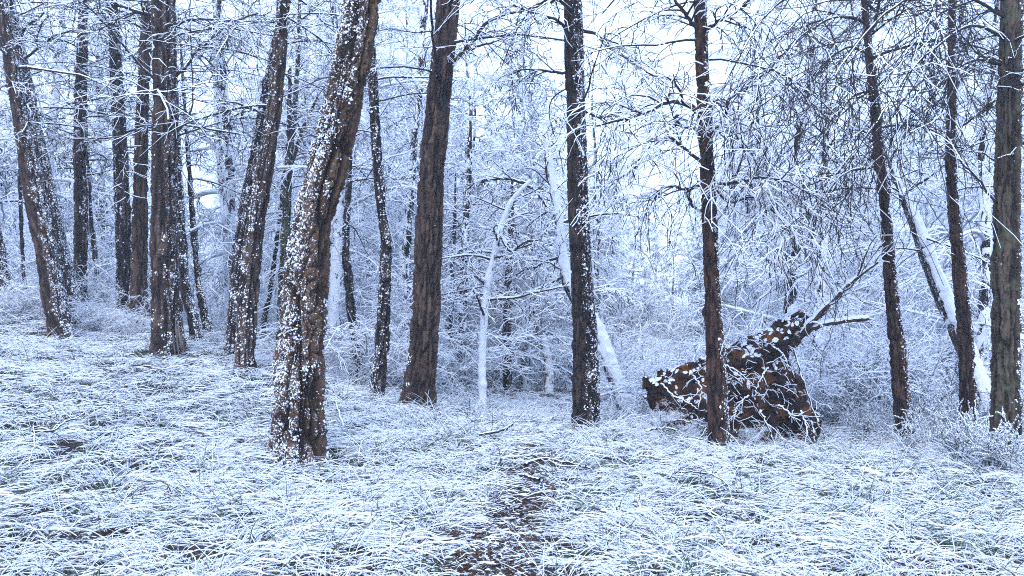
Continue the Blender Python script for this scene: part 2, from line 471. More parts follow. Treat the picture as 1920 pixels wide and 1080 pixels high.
def trunk_parts(line, bark, around, step, seed, depth=0.012, cell=(0.045, 0.13), snow=(0.0, 0.3, 0.0), clump=0.035,
                thick=0.012, flare=0.25, coarse_above=None, knots=0, full=False, edge=0.0, crumb=0.0105, cap=2000, dust=0.0):
    """line: rows x,y,z,r bottom to top. snow = (base cover, extra on the windward side, azimuth of that side).
    Returns the bark mesh and the snow mesh."""
    rg = np.random.default_rng(seed)
    _, si = catmull(line, 10)
    if around < 120:
        step = step * 1.2
    L = si[-1]
    fr, x = [0.0], 0.0
    while x < L:
        x += step if (coarse_above is None or x < coarse_above) else step * 5
        fr.append(min(x, L) / L)
    C, s = catmull(line, np.array(fr))
    n = len(s)
    T = nrm(np.gradient(C[:, :3], s, axis=0))
    X = nrm(np.array([1.0, 0, 0]) - T * T[:, :1])
    Y = np.cross(T, X)
    th = np.arange(around) / around * TAU
    TH, SS = np.meshgrid(th, s)
    c, sn_ = np.cos(TH), np.sin(TH)
    N = X[:, None] * c[..., None] + Y[:, None] * sn_[..., None]
    r = C[:, 3][:, None] * np.ones_like(TH)
    # flare and buttress at the foot
    lob = 0.75 + 0.5 * vnoise(np.stack([c * 1.6 + seed, sn_ * 1.6, TH * 0], -1), seed)
    r = r * (1 + flare * lob * np.exp(-SS / 0.22))
    q = np.stack([c * 1.3, sn_ * 1.3, SS * 1.1], -1)
    r = r * (1 + 0.16 * (fbm(q + seed * 3.1, 2, seed) - 0.5))
    for k in range(knots):
        ks, ka = rg.uniform(0.5, min(L, 5)), rg.uniform(0, TAU)
        da = np.angle(np.exp(1j * (TH - ka))) * r
        r = r + 0.03 * np.exp(-((SS - ks) ** 2 + da ** 2) / 0.05 ** 2)
    rm = float(np.median(C[:, 3]))
    nu = max(5, int(round(TAU * rm / cell[0])))
    wp = np.stack([c * rm / 0.07, sn_ * rm / 0.07, SS / 0.13], -1)
    wu = (fbm(wp + 5, 3, seed + 1) - 0.5) * 1.9
    wv = (fbm(wp + 31, 2, seed + 2) - 0.5) * 1.6
    f1, f2, cid = voronoi(TH / TAU * nu + wu, SS / (cell[1] * 1.25) + wv, nu, seed)
    rid = np.abs(fbm(np.stack([c * rm / (cell[0] * 1.1), sn_ * rm / (cell[0] * 1.1), SS / (cell[1] * 2.2)], -1) + 3, 3, seed + 3) - 0.5) * 2
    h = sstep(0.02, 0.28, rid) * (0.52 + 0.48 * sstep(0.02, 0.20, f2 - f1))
    fine = fbm(np.stack([c * r / 0.014, sn_ * r / 0.014, SS / 0.03], -1), 2, seed + 5)
    sc = np.clip(r / max(rm, 1e-3), 0.4, 1.2)
    rb = r + sc * depth * ((h - 0.7) * 1.5 + (cid - 0.5) * 0.6 * h + (fine - 0.5) * 0.8)
    V = C[:, None, :3] + N * rb[..., None]
    i = np.arange(n * around).reshape(n, around)
    a, b = i[:-1], i[1:]
    Q = np.stack([a, np.roll(a, -1, 1), np.roll(b, -1, 1), b], -1).reshape(-1, 4)
    # snow clinging to the bark: a plump shell only where it is above the threshold
    base, extra, az = snow
    w = np.array([math.cos(az), math.sin(az), 0.0])
    g = np.stack([V[..., 0], V[..., 1], V[..., 2] * 0.8], -1) / clump
    cl = (0.62 * fbm(g, 3, seed + 8) + 0.38 * vnoise(g * 0.22 + 9, seed + 11) - 0.5) / 0.115
    cov = np.clip(base + extra * np.clip((N @ w) * 1.15, -0.25, 1) + 0.75 * np.clip(N[..., 2], -0.2, 1)
                  + 0.12 * (h - 0.5) + 0.10 * np.exp(-SS / 0.4), 0.008, 0.985)
    lgt = np.log(cov / (1 - cov)) / 1.7
    fld = cl + lgt
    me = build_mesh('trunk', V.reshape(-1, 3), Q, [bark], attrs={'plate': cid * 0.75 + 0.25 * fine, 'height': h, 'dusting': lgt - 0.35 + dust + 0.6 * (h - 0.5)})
    if full is True:
        fld = fld * 0.5 + 3.2 * (np.clip(cov, 0, 1) - 0.42)
    up = np.clip(fld * 1.5, -0.5, 1)
    ms = None
    lim = L if coarse_above is None else coarse_above
    parts_v, parts_q, cnt = [], [], 0
    if full == 'core':
        up = np.clip((fld - 0.5) * 1.5, -0.5, 1)
    if full:                                               # a closed coat
        rs = np.maximum(rb, r - depth * 0.2) + thick * up * (0.1 + 1.8 * fbm(g * 0.8 + 2, 3, seed + 19)) - 0.002
        VS = C[:, None, :3] + N * rs[..., None]
        keep = (up.reshape(-1)[Q] > -0.03).any(1)
        if keep.any():
            used, inv = np.unique(Q[keep], return_inverse=True)
            parts_v.append(VS.reshape(-1, 3)[used]); parts_q.append(inv.reshape(-1, 4)); cnt = len(used)
    ds = np.gradient(s)[:, None] * r * (TAU / around)
    w8 = np.clip(1 / (1 + np.exp(-4.0 * fld)), 0, 1) ** 1.5 * (0.5 + 0.5 * h) * ds * (SS < lim) * (SS > 0.05)
    rho = crumb
    nb = int(min(cap, 2.6 * w8.sum() / (math.pi * rho * rho)) * (0.2 if full is True else 1.0))
    if nb > 0:
        pk = rg.choice(w8.size, nb, p=(w8 / w8.sum()).ravel())
        Pc = V.reshape(-1, 3)[pk] + rg.normal(size=(nb, 3)) * 0.004
        Nc = nrm(N.reshape(-1, 3)[pk] + np.array([0, 0, 0.35]))
        A = nrm(np.cross(Nc, np.array([0.1, 0.2, 1.0]))); Bv = np.cross(Nc, A)
        rr_ = rho * (0.5 + 1.3 * rg.random(nb) ** 2.2)
        st_ = 0.75 + 0.6 * rg.random(nb)
        hx = np.arange(4) / 4 * TAU
        ph = rg.uniform(0, TAU, nb)[:, None] + hx[None]
        jr = 0.5 + 0.9 * rg.random((nb, 4))
        ring = (A[:, None] * (np.cos(ph) * jr)[..., None] + Bv[:, None] * (np.sin(ph) * jr * st_[:, None])[..., None])
        lo = Pc[:, None] + ring * rr_[:, None, None] - Nc[:, None] * (0.35 * rr_)[:, None, None]
        hi = Pc[:, None] + ring * (0.62 * rr_)[:, None, None] + Nc[:, None] * (0.30 * rr_)[:, None, None]
        bv = np.concatenate([lo, hi], 1).reshape(-1, 3)
        o4 = np.arange(4)
        fq = np.concatenate([np.stack([o4, (o4 + 1) % 4, 4 + (o4 + 1) % 4, 4 + o4], -1), np.array([[4, 5, 6, 7]])])
        bq = (fq[None] + (np.arange(nb) * 8)[:, None, None]).reshape(-1, 4)
        parts_v.append(bv); parts_q.append(bq + cnt)
    if parts_v:
        ms = build_mesh('snow_cover', np.concatenate(parts_v), np.concatenate(parts_q), [M_SNOW])
    return me, ms, C

def px_line(pts, d, base_pt=None, top=9.0, lean=0.0, sink=0.12):
    """pixel centre line (px, py, width) listed top to bottom -> rows x,y,z,r from below the ground up to the treetop"""
    rows = []
    for (px, py, w) in reversed(pts):
        rows.append(list(pix(px, py, d)) + [w * 0.5 / F * d])
    rows = np.array(rows)
    z0 = float(ground_z(rows[0, 0], rows[0, 1]))
    dirn = nrm((rows[1, :3] - rows[0, :3])[None])[0]
    if rows[0, 2] > z0:                                   # the foot stands hidden: carry the trunk on to the ground
        dz = rows[0, 2] - z0
        foot = rows[0].copy(); foot[:3] = rows[0, :3] - dirn * dz / max(dirn[2], 0.3); foot[3] *= 1.08
        rows = np.vstack([foot, rows])
    zg = float(ground_z(rows[0, 0], rows[0, 1]))
    foot = rows[0].copy(); foot[2] = min(zg, rows[0, 2]) - sink
    rows = np.vstack([foot, rows])
    if top and rows[-1, 2] < top:                         # carry the trunk on above the frame
        dt = nrm((rows[-1, :3] - rows[-2, :3])[None])[0]
        dt = nrm((dt * 0.6 + np.array([0, 0, 0.4]))[None])[0]
        h = top - rows[-1, 2]
        r0 = rows[-1, 3]
        for f in (0.33, 0.66, 1.0):
            e = list(rows[-1, :3] * 0 + (rows[-1, :3] if f == 0.33 else rows[-1, :3])) 
            p = rows[-1, :3] + dt * h * 0.33 / max(dt[2], 0.5)
            rows = np.vstack([rows, list(p) + [max(0.012, r0 * (1 - 0.75 * f))]])
    rows[:, 1] += lean * (rows[:, 2] - rows[0, 2])
    return rows

def crown_mesh(C, base_z, z0, z1, n1, n2, n3, len1, rg, droop1=0.5, r1=0.016, mats=None, az=None, dead=0.0, snow=0.9, twig_r=0.0045, len2=0.42, len3=0.38, up0=0.15):
    """branches of a tree whose stem runs along C (x,y,z,r), from height z0 to z1 above base_z"""
    zz = C[:, 2]
    hs = base_z + z0 + (z1 - z0) * (np.arange(n1) + rg.random(n1)) / n1
    S = np.stack([np.interp(hs, zz, C[:, k]) for k in range(3)], -1)
    rr = np.interp(hs, zz, C[:, 3])
    a = rg.uniform(0, TAU, n1) if az is None else az + rg.normal(size=n1) * 0.9
    f = (hs - base_z - z0) / max(z1 - z0, 0.1)
    L = len1 * (0.55 + 0.6 * rg.random(n1)) * (1 - 0.55 * np.clip(f, 0, 1) ** 1.5)
    D = np.stack([np.cos(a), np.sin(a), up0 + 0.35 * f + 0.2 * rg.normal(size=n1)], -1)
    mb = MB()
    K = 10
    P = march(S, D, L, K, droop1, 0.10, rg, 0.04)
    R0 = np.minimum(r1 * (0.6 + 0.7 * rg.random(n1)) * L / len1, rr * 0.6)
    R = R0[:, None] * np.linspace(1, 0.35, K)[None]
    tubes(mb, P, R, 5, snow, dead, rg)
    s, d, pr, t = spawn(P, R, n2, 0.15, 1.0, 0.9, rg, 0.5)
    L2 = np.repeat(L, n2) * len2 * (0.5 + rg.random(len(s))) * (1.15 - 0.6 * t)
    K2 = 6
    P2 = march(s, d, L2, K2, droop1 * 1.0, 0.22, rg, 0.10)
    R2 = np.clip(pr * 0.6, twig_r, 0.014)[:, None] * np.linspace(1, 0.45, K2)[None]
    tubes(mb, P2, R2, 4, snow, dead, rg)
    s, d, pr, t = spawn(P2, R2, n3, 0.1, 1.0, 0.8, rg, 0.7)
    L3 = np.repeat(L2, n3) * len3 * (0.5 + rg.random(len(s)))
    K3 = 4
    P3 = march(s, d, L3, K3, droop1 * 0.9, 0.32, rg, 0.18)
    R3 = np.full((len(s), 1), twig_r) * (0.75 + 0.5 * rg.random((len(s), 1))) * np.linspace(1, 0.55, K3)[None]
    tubes(mb, P3, R3, 3, snow, dead + 0.05, rg)
    return mb

def make_tree(label, pts, d, bark, seed, snow, around=50, step=0.020, top=9.0, lean=0.0, cell=(0.05, 0.18), depth=0.017,
              clump=0.030, thick=0.011, flare=0.45, crown=(3.2, 8.8, 16, 7, 5, 2.0), knots=2, dead=0.25, name='pine_tree',
              edge=0.0, droop=0.5, group=None, cat='tree', twig_r=0.0045, snowc=0.9, sink=0.12, full=False, crumb=0.0105, dust=0.12):
    line = px_line(pts, d, top=top, lean=lean, sink=sink)
    base = np.array([line[0, 0], line[0, 1], float(ground_z(line[0, 0], line[0, 1]))])
    loc = line.copy(); loc[:, :3] -= base
    vis = (EYE - (-40 - 540) / F * d) - base[2]
    me, ms, C = trunk_parts(loc, bark, around, step, seed, depth, cell, snow, clump, thick, flare, vis, knots, full=full, edge=edge, crumb=crumb, cap=4200 if around > 120 else 1000, dust=dust)
    t = thing(name, label, cat, base, group)
    tr = link('trunk', me, t)
    if ms:
        link('snow_cover', ms, tr)['kind'] = 'stuff'
    if crown:
        z0, z1, n1, n2, n3, ln = crown
        mb = crown_mesh(C, 0, z0, min(z1, C[-1, 2] - 0.1), n1, n2, n3, ln, np.random.default_rng(seed + 100), droop, dead=dead, twig_r=twig_r, snow=snowc)
        link('crown', mb.mesh('crown', [M_TWIG, M_SNOW]), t)
    return t, C, base

R_, L_, FR_ = 0.0, math.pi, -math.pi / 2       # windward side: right, left, towards the camera
TREES = {}
def T(key, *a, **k):
    TREES[key] = make_tree(*a, **k)

T('hero', 'thick kinked pine leaning right, plastered with snow clumps, alone in the open grass',
  [(679, -60, 58), (679, 0, 60), (662, 100, 62), (641, 200, 64), (617, 300, 68), (594, 390, 67), (577, 480, 73), (571, 540, 76), (565, 640, 78), (562, 740, 82), (560, 850, 88)],
  8.0, B_WARM, 11, (0.15, 0.15, math.radians(-140)), around=140, step=0.012, cell=(0.07, 0.30), depth=0.042, clump=0.036, thick=0.014, flare=0.28, crumb=0.0088, dust=0.10,
  crown=(6.0, 8.8, 10, 8, 5, 2.0), knots=1)
T('t1', 'leaning pine with a snowy bump halfway, in front of its snowier twin',
  [(2, 0, 24), (28, 150, 28), (47, 270, 30), (62, 350, 35), (82, 450, 38), (98, 540, 38), (116, 630, 39)], 13.0, B_BROWN, 12, (0.02, 0.26, R_), knots=3)
T('t1b', 'leaning pine heavily speckled with snow, right behind its browner twin',
  [(18, 0, 16), (50, 150, 18), (72, 270, 22), (90, 350, 24), (111, 450, 25), (131, 540, 27), (150, 606, 33)], 14.2, B_DARK, 13, (0.16, 0.24, R_))
T('t2', 'slim straight brown pine between the leaning twins and the dark pine pair',
  [(158, 0, 17), (152, 150, 20), (150, 270, 21), (152, 400, 24), (151, 540, 23), (157, 600, 25)], 14.8, B_BROWN, 14, (0.04, 0.14, R_), crown=(2.6, 9, 24, 7, 5, 2.0))
T('t3', 'dark straight pine flecked with snow, touching the brown pine to its right',
  [(210, 0, 17), (219, 150, 22), (225, 270, 25), (230, 400, 27), (233, 540, 27), (232, 602, 29)], 14.8, B_DARK, 15, (0.12, 0.14, L_), crown=(2.6, 9, 24, 7, 5, 2.0))
T('t4', 'smooth brown pine nearly free of snow, close beside the thick furrowed pine',
  [(277, 0, 19), (269, 150, 22), (265, 270, 23), (262, 400, 26), (260, 540, 29), (261, 602, 36)], 14.4, B_BROWN, 16, (-0.06, 0.10, L_))
T('t5', 'thick upright furrowed pine with a pale torn strip of bark at its foot',
  [(307, 0, 40), (309, 150, 41), (309, 270, 44), (308, 400, 47), (310, 540, 50), (317, 652, 56)], 12.0, B_BROWN, 17, (0.05, 0.16, R_), around=80, step=0.016,
  cell=(0.06, 0.26), depth=0.026, clump=0.04, crown=(2.7, 9, 26, 7, 5, 2.3))
T('t5b', 'thin dark pine half hidden behind the foot of the thick furrowed pine',
  [(330, 250, 14), (340, 440, 17), (348, 540, 18), (362, 600, 20), (373, 655, 23)], 14.0, B_DARK, 18, (0.12, 0.16, R_), around=36, step=0.03, crown=(3, 8, 10, 6, 4, 1.5))
T('t5c', 'thin grey sapling leaning left beside the snowy grass crest',
  [(366, 470, 11), (375, 545, 13), (386, 600, 16), (408, 672, 20)], 15.5, B_DARK, 19, (0.14, 0.16, R_), around=32, step=0.03, crown=(2.5, 6, 10, 6, 4, 1.3), top=6.5)
T('t6', 'brown pine leaning right, front one of a pair grown together at the foot',
  [(527, 60, 22), (520, 150, 26), (507, 250, 28), (490, 350, 32), (476, 450, 35), (467, 540, 36), (461, 640, 34), (461, 698, 32)], 11.6, B_BROWN, 20, (0.06, 0.10, FR_), around=72)
T('t6b', 'greyer pine of the pair grown together, peppered with fine snow',
  [(534, 0, 20), (518, 100, 24), (498, 210, 26), (478, 320, 28), (460, 420, 30), (447, 540, 30), (440, 664, 32)], 12.3, B_DARK, 21, (0.12, 0.10, FR_), clump=0.026, thick=0.008)
T('t8', 'slender bowed dark pine evenly speckled with small snow dots',
  [(688, 0, 13), (695, 80, 15), (699, 150, 17), (706, 270, 18), (716, 400, 19), (724, 460, 20), (722, 540, 22), (717, 640, 24), (706, 738, 26)], 12.0, B_DARK, 22, (0.13, 0.05, FR_),
  around=48, clump=0.024, thick=0.008)
T('t9', 'thick bare brown pine with flaring roots and deep scaly bark, almost without snow',
  [(846, -40, 42), (841, 0, 43), (831, 100, 43), (821, 200, 43), (811, 300, 47), (805, 400, 46), (801, 540, 49), (796, 640, 52), (789, 700, 55), (783, 758, 60)], 11.6, B_BROWN, 23,
  (-0.16, 0.12, L_), around=90, step=0.016, cell=(0.05, 0.16), depth=0.026, flare=0.5, crown=(4.0, 9, 14, 7, 5, 2.2), knots=3)
T('t9b', 'thin snow-dusted trunk slanting up behind the thick bare brown pine',
  [(797, 0, 13), (792, 60, 12), (786, 175, 13), (776, 270, 15), (766, 400, 17), (760, 500, 20), (765, 580, 20), (773, 700, 20)], 16.0, B_DARK, 24, (0.36, 0.2, L_), full='plaster', around=36, step=0.03,
  crown=(2.0, 9, 18, 8, 5, 2.0))
T('t10', 'thin bent grey trunk left of the slender bowed pine',
  [(655, 330, 9), (648, 450, 13), (653, 520, 16), (660, 590, 17), (670, 650, 17), (680, 722, 18)], 15.0, B_DARK, 25, (0.10, 0.06, L_), around=36, step=0.03, crown=(2.5, 6, 12, 7, 4, 1.6), top=6.5)
T('t11', 'straight blue-grey trunk standing in the hollow behind the white sapling',
  [(880, 300, 12), (874, 400, 14), (870, 500, 16), (866, 580, 18), (862, 730, 19)], 18.0, B_DARK, 26, (0.2, 0.1, L_), around=32, step=0.04, top=5, full='plaster', crown=(2, 5, 14, 7, 5, 1.6))
T('t11b', 'pole-thin trunk beside the straight blue-grey trunk in the hollow',
  [(852, 420, 6), (846, 560, 8), (844, 720, 9)], 18.6, B_DARK, 27, (0.10, 0.05, L_), around=20, step=0.06, top=4, crown=(2, 4, 8, 6, 4, 1.2))
T('t18', 'dim trunk in deep shade beneath the dark snow-laden conifer',
  [(958, 420, 12), (952, 560, 15), (950, 640, 17), (953, 745, 18)], 19.0, B_DARK, 28, (0.10, 0.10, R_), around=28, step=0.05, top=4, crown=(1.5, 4, 12, 8, 5, 1.6))
T('t12', 'straight near-black pine at the edge of the clearing, its right side dotted with snow',
  [(1073, -40, 32), (1074, 0, 33), (1076, 100, 34), (1079, 200, 34), (1082, 300, 36), (1085, 400, 37), (1090, 500, 38), (1093, 560, 41), (1096, 640, 45), (1099, 740, 50), (1099, 792, 52)],
  10.4, B_DARK, 29, (0.00, 0.30, math.radians(-25)), around=80, step=0.016, cell=(0.035, 0.12), depth=0.016, clump=0.03, flare=0.1, crown=(3.6, 9, 16, 8, 5, 2.0))
T('t13', 'slim red-brown pine with drooping snowy branches in front of the uprooted root plate',
  [(1311, -40, 22), (1313, 0, 23), (1316, 100, 23), (1321, 200, 26), (1326, 300, 25), (1330, 400, 26), (1335, 540, 28), (1340, 640, 33), (1345, 740, 36), (1348, 832, 38)],
  9.2, B_RED, 30, (-0.02, 0.30, R_), around=64, step=0.017, cell=(0.032, 0.11), depth=0.012, clump=0.028, flare=0.1, crown=(3.9, 8.5, 14, 8, 6, 1.9), droop=1.0)
T('t14', 'thin curving red-brown pine with its right flank white, behind the low shrubs',
  [(1622, 0, 12), (1630, 110, 13), (1641, 200, 18), (1649, 300, 18), (1661, 400, 19), (1671, 540, 23), (1681, 640, 27), (1690, 740, 29), (1700, 826, 31)], 10.6, B_RED, 31, (0.02, 0.40, R_),
  around=52, step=0.019, cell=(0.032, 0.11), clump=0.03, crown=(2.8, 8, 18, 8, 6, 1.8), droop=0.9, dead=0.7, snowc=0.6)
T('t15', 'slim red-brown pine crossing in front of the slanting snowy trunk',
  [(1785, 60, 13), (1784, 200, 15), (1783, 300, 18), (1789, 400, 20), (1797, 480, 22), (1804, 560, 25), (1811, 640, 26), (1815, 740, 28), (1817, 815, 29)], 11.0, B_RED, 32, (0.0, 0.40, R_),
  around=52, step=0.019, cell=(0.032, 0.11), clump=0.03, crown=(3.0, 8, 18, 8, 6, 1.8), droop=0.9, dead=0.7, snowc=0.6)
T('t16', 'stout olive-grey pine with long vertical bark plates, rising from the snowy shrubs',
  [(1899, -20, 34), (1897, 60, 36), (1894, 135, 38), (1891, 270, 42), (1888, 400, 43), (1887, 540, 46), (1887, 690, 46), (1887, 832, 50)], 9.3, B_GREY, 33, (-0.10, 0.28, R_), around=80,
  step=0.016, cell=(0.045, 0.24), depth=0.024, clump=0.03, crown=(3.2, 8.6, 18, 9, 6, 2.0), droop=0.9, dead=0.7, snowc=0.6)
T('t17', 'misty pale trunk right of the uprooted root plate, frosted all over',
  [(1548, 330, 14), (1543, 450, 16), (1537, 540, 18), (1534, 640, 19), (1538, 800, 20)], 14.5, B_DARK, 34, (0.45, 0.25, R_), full='plaster', around=36, step=0.03, top=8, crown=(2.2, 8, 20, 8, 6, 2.0), snowc=1.2)
T('t19', 'thin snow-dusted trunk between the thick furrowed pine and the grown-together pair',
  [(404, 60, 10), (408, 210, 12), (412, 300, 12), (425, 425, 13), (433, 520, 14)], 17.0, B_DARK, 35, (0.5, 0.2, L_), full='plaster', around=30, step=0.04, top=9, crown=(3, 9, 18, 8, 5, 2.0))
T('t20', 'mossy forked trunk standing behind the kinked pine leaning right',
  [(558, 120, 8), (553, 200, 10), (545, 270, 12), (540, 320, 14), (537, 400, 16), (532, 520, 18), (528, 650, 20)], 16.0, B_MOSS, 36, (0.16, 0.06, L_), around=34, step=0.035, top=8, crown=(3, 8, 12, 7, 5, 1.8))
T('t21', 'dark pine at the left crest leaning right, its foot in frosted brush',
  [(-40, 300, 18), (-14, 420, 22), (8, 520, 25), (34, 612, 30)], 15.0, B_DARK, 37, (0.14, 0.14, R_), around=44, step=0.025, top=8)
T('t22', 'thin dark pole beside the frosted brush on the left crest',
  [(40, 430, 7), (45, 520, 9), (49, 612, 10)], 16.5, B_DARK, 38, (0.04, 0.10, R_), around=20, step=0.05, top=6, crown=(2.5, 6, 10, 6, 4, 1.3))
T('t23', 'thin dark pole behind the leaning twin pines',
  [(172, 420, 7), (180, 500, 9), (190, 604, 11)], 16.0, B_DARK, 39, (0.06, 0.10, R_), around=20, step=0.05, top=6, crown=(2.5, 6, 10, 6, 4, 1.3))
T('t24', 'thin grey pole leaning right behind the grown-together pine pair',
  [(508, 540, 9), (496, 600, 10), (484, 690, 11)], 17.0, B_DARK, 40, (0.08, 0.10, R_), around=20, step=0.05, top=6, crown=(2.5, 6, 10, 6, 4, 1.3))
T('lean', 'pale leaning trunk thickly coated with snow, slanting behind the near-black pine',
  [(1030, 190, 5), (1024, 255, 9), (1034, 340, 12), (1045, 400, 15), (1052, 470, 18), (1064, 530, 21), (1090, 575, 23), (1120, 620, 25), (1144, 685, 27), (1172, 758, 29)], 13.6, B_GREY, 41, (0.60, 0.34, math.radians(-40)),
  around=40, step=0.025, clump=0.05, thick=0.022, depth=0.006, top=None, crown=(2.0, 4.8, 14, 6, 5, 1.3), dead=0.0, full=True, name='leaning_tree', snowc=1.6)
T('lean2', 'slanting trunk with a broad white coat of snow along its upper side',
  [(1640, 215, 5), (1655, 265, 8), (1678, 325, 12), (1697, 375, 17), (1720, 430, 24), (1745, 500, 28), (1770, 560, 31), (1800, 630, 32), (1828, 700, 32), (1852, 778, 33)], 12.6, B_BROWN, 42, (0.52, 0.62, math.radians(-45)),
  around=44, step=0.025, clump=0.05, thick=0.022, depth=0.010, top=None, crown=(2.4, 4.0, 10, 6, 5, 1.4), dead=0.0, full=True, name='leaning_tree', snowc=1.4)
T('sap', 'slim sapling coated pure white with snow, bowed over at the top',
  [(996, 338, 5), (975, 358, 6), (955, 385, 8), (938, 430, 9), (926, 480, 10), (913, 540, 11), (905, 640, 12), (904, 720, 12), (906, 778, 13)], 13.0, B_GREY, 43, (0.75, 0.10, L_),
  around=28, step=0.02, clump=0.05, thick=0.012, depth=0.003, top=None, crown=(1.4, 3.3, 14, 6, 5, 1.2), dead=0.0, full=True, name='sapling', snowc=1.8, flare=0.1)

# ------------------------------------------------------------------ big single boughs one can pick out
def bough(tree, pts, d0, d1, r0, r1, seed, n2=10, n3=6, l2=0.6, l3=0.3, droop=0.6, dead=0.05, snow=1.0, twig_r=0.0052, hang=0.0, main=None, curl=0.0, n4=2):
    """one branch along pixel points; its depth runs from d0 at the trunk to d1 at the tip"""
    t, C, base = TREES[tree]
    rg = np.random.default_rng(seed)
    m = len(pts)
    rows = np.array([list(pix(px, py, d0 + (d1 - d0) * i / (m - 1)) - base) + [r0 + (r1 - r0) * i / (m - 1)] for i, (px, py) in enumerate(pts)])
    Cc, _ = catmull(rows, 22)
    P = Cc[None, :, :3].copy(); R = Cc[None, :, 3]
    P[:, 1:] += np.cumsum(rg.normal(size=P[:, 1:].shape) * 0.006, axis=1)
    mb = MB()
    tubes(mb, P, R, 7, snow if main is None else main, 0 if main is None else (0 if main else 1), rg)
    s, dd, pr, tt = spawn(P, R, n2, 0.12, 1.0, 0.8, rg, 0.6)
    K2 = 9
    L2 = l2 * (0.4 + rg.random(len(s))) * (1.1 - 0.4 * tt)
    P2 = march(s, dd + np.array([0, 0, -hang]), L2, K2, droop, 0.14, rg, 0.08 + curl)
    R2 = np.clip(pr * 0.6, twig_r, 0.012)[:, None] * np.linspace(1, 0.5, K2)[None]
    tubes(mb, P2, R2, 5, snow, dead, rg)
    s, dd, pr, tt = spawn(P2, R2, n3, 0.12, 1.0, 0.75, rg, 0.8)
    L3 = np.repeat(L2, n3) * l3 / 0.6 * (0.5 + rg.random(len(s)))
    P3 = march(s, dd + np.array([0, 0, -hang]), L3, 6, droop, 0.2, rg, 0.14 + curl)
    R3 = np.full((len(s), 1), twig_r) * np.linspace(1, 0.6, 6)[None]
    tubes(mb, P3, R3, 3, snow, dead, rg)
    s, dd, pr, tt = spawn(P3, R3, n4, 0.2, 1.0, 0.7, rg, 0.8)
    P4 = march(s, dd + np.array([0, 0, -hang]), np.repeat(L3, n4) * 0.5, 4, droop, 0.2, rg, 0.14)
    tubes(mb, P4, np.full((len(s), 4), twig_r * 0.75), 3, snow, dead, rg)
    link('branch', mb.mesh('branch', [M_TWIG, M_SNOW]), t)

bough('t9', [(848, 118), (880, 90), (905, 55), (940, 32), (985, 22), (1040, 5)], 11.5, 10.8, 0.022, 0.008, 1, 9, 5, 0.7, 0.3, 0.4, 0.5)
bough('t9', [(846, 120), (885, 95), (930, 82), (975, 68)], 11.5, 11.0, 0.014, 0.006, 2, 7, 4, 0.5, 0.25, 0.4, 0.5)
bough('t5', [(290, 32), (255, 22), (215, 10), (180, -4)], 12.0, 11.6, 0.020, 0.010, 3, 8, 5, 0.8, 0.35, 0.3, 0.4)
bough('t5', [(290, 150), (250, 110), (210, 60), (175, 22), (150, 0)], 12.0, 11.4, 0.013, 0.006, 4, 10, 5, 0.7, 0.3, 0.3, 0.4)
bough('t5', [(325, 50), (355, 38), (390, 33), (440, 35), (490, 20)], 12.0, 11.2, 0.016, 0.007, 5, 10, 5, 0.8, 0.35, 0.5, 0.4)
bough('t5', [(325, 145), (345, 125), (362, 100), (400, 70), (430, 45)], 12.0, 11.3, 0.014, 0.006, 6, 9, 5, 0.7, 0.3, 0.7, 0.4)
bough('t5', [(330, 250), (350, 225), (364, 180), (364, 60), (365, -20)], 12.0, 11.4, 0.012, 0.005, 7, 5, 4, 0.5, 0.25, 0.6, 0.5)
bough('t4', [(262, 250), (220, 258), (175, 262), (120, 262), (75, 255)], 14.4, 14.8, 0.014, 0.006, 8, 11, 5, 0.9, 0.35, 0.3, 0.4)
bough('t3', [(228, 215), (290, 200), (320, 150), (350, 110)], 14.7, 15.5, 0.012, 0.005, 9, 9, 5, 0.8, 0.35, 0.3, 0.4)
bough('t12', [(1092, 58), (1120, 65), (1150, 90), (1195, 120), (1250, 152)], 10.4, 10.0, 0.018, 0.006, 10, 11, 6, 0.6, 0.3, 0.5)
bough('t12', [(1066, 60), (1040, 35), (1000, 20), (960, 10)], 10.4, 10.2, 0.016, 0.006, 11, 10, 6, 0.6, 0.3, 0.6)
bough('t12', [(1066, 138), (1020, 133), (980, 128), (940, 140)], 10.5, 10.8, 0.013, 0.005, 12, 9, 6, 0.6, 0.3, 0.7)
bough('t12', [(1098, 210), (1130, 222), (1180, 210), (1230, 205)], 10.5, 10.9, 0.012, 0.005, 112, 9, 6, 0.6, 0.3, 0.7)
bough('t13', [(1310, 62), (1290, 42), (1270, 20), (1245, -10)], 9.2, 9.0, 0.020, 0.010, 13, 9, 6, 0.6, 0.3, 0.5)
bough('t13', [(1322, 60), (1345, 45), (1375, 30), (1410, 10)], 9.2, 9.0, 0.018, 0.008, 14, 9, 6, 0.6, 0.3, 0.7)
bough('t13', [(1314, 215), (1285, 195), (1250, 194), (1215, 208), (1160, 222), (1110, 238)], 9.2, 8.6, 0.022, 0.007, 15, 12, 6, 0.75, 0.35, 0.9, 0.05)
bough('t13', [(1318, 250), (1300, 238), (1275, 232), (1262, 222), (1268, 212)], 9.2, 8.9, 0.016, 0.009, 16, 8, 5, 0.5, 0.28, 1.0)
bough('t13', [(1316, 305), (1290, 285), (1262, 262), (1240, 262), (1200, 300), (1160, 330)], 9.2, 8.8, 0.014, 0.006, 17, 11, 6, 0.7, 0.33, 1.0)
bough('t13', [(1335, 205), (1348, 195), (1370, 205), (1378, 235), (1382, 275)], 9.2, 8.8, 0.024, 0.010, 18, 9, 6, 0.7, 0.3, 1.3)
bough('t13', [(1330, 260), (1345, 240), (1360, 215), (1366, 190)], 9.1, 8.8, 0.018, 0.012, 19, 9, 6, 0.6, 0.3, 1.3)
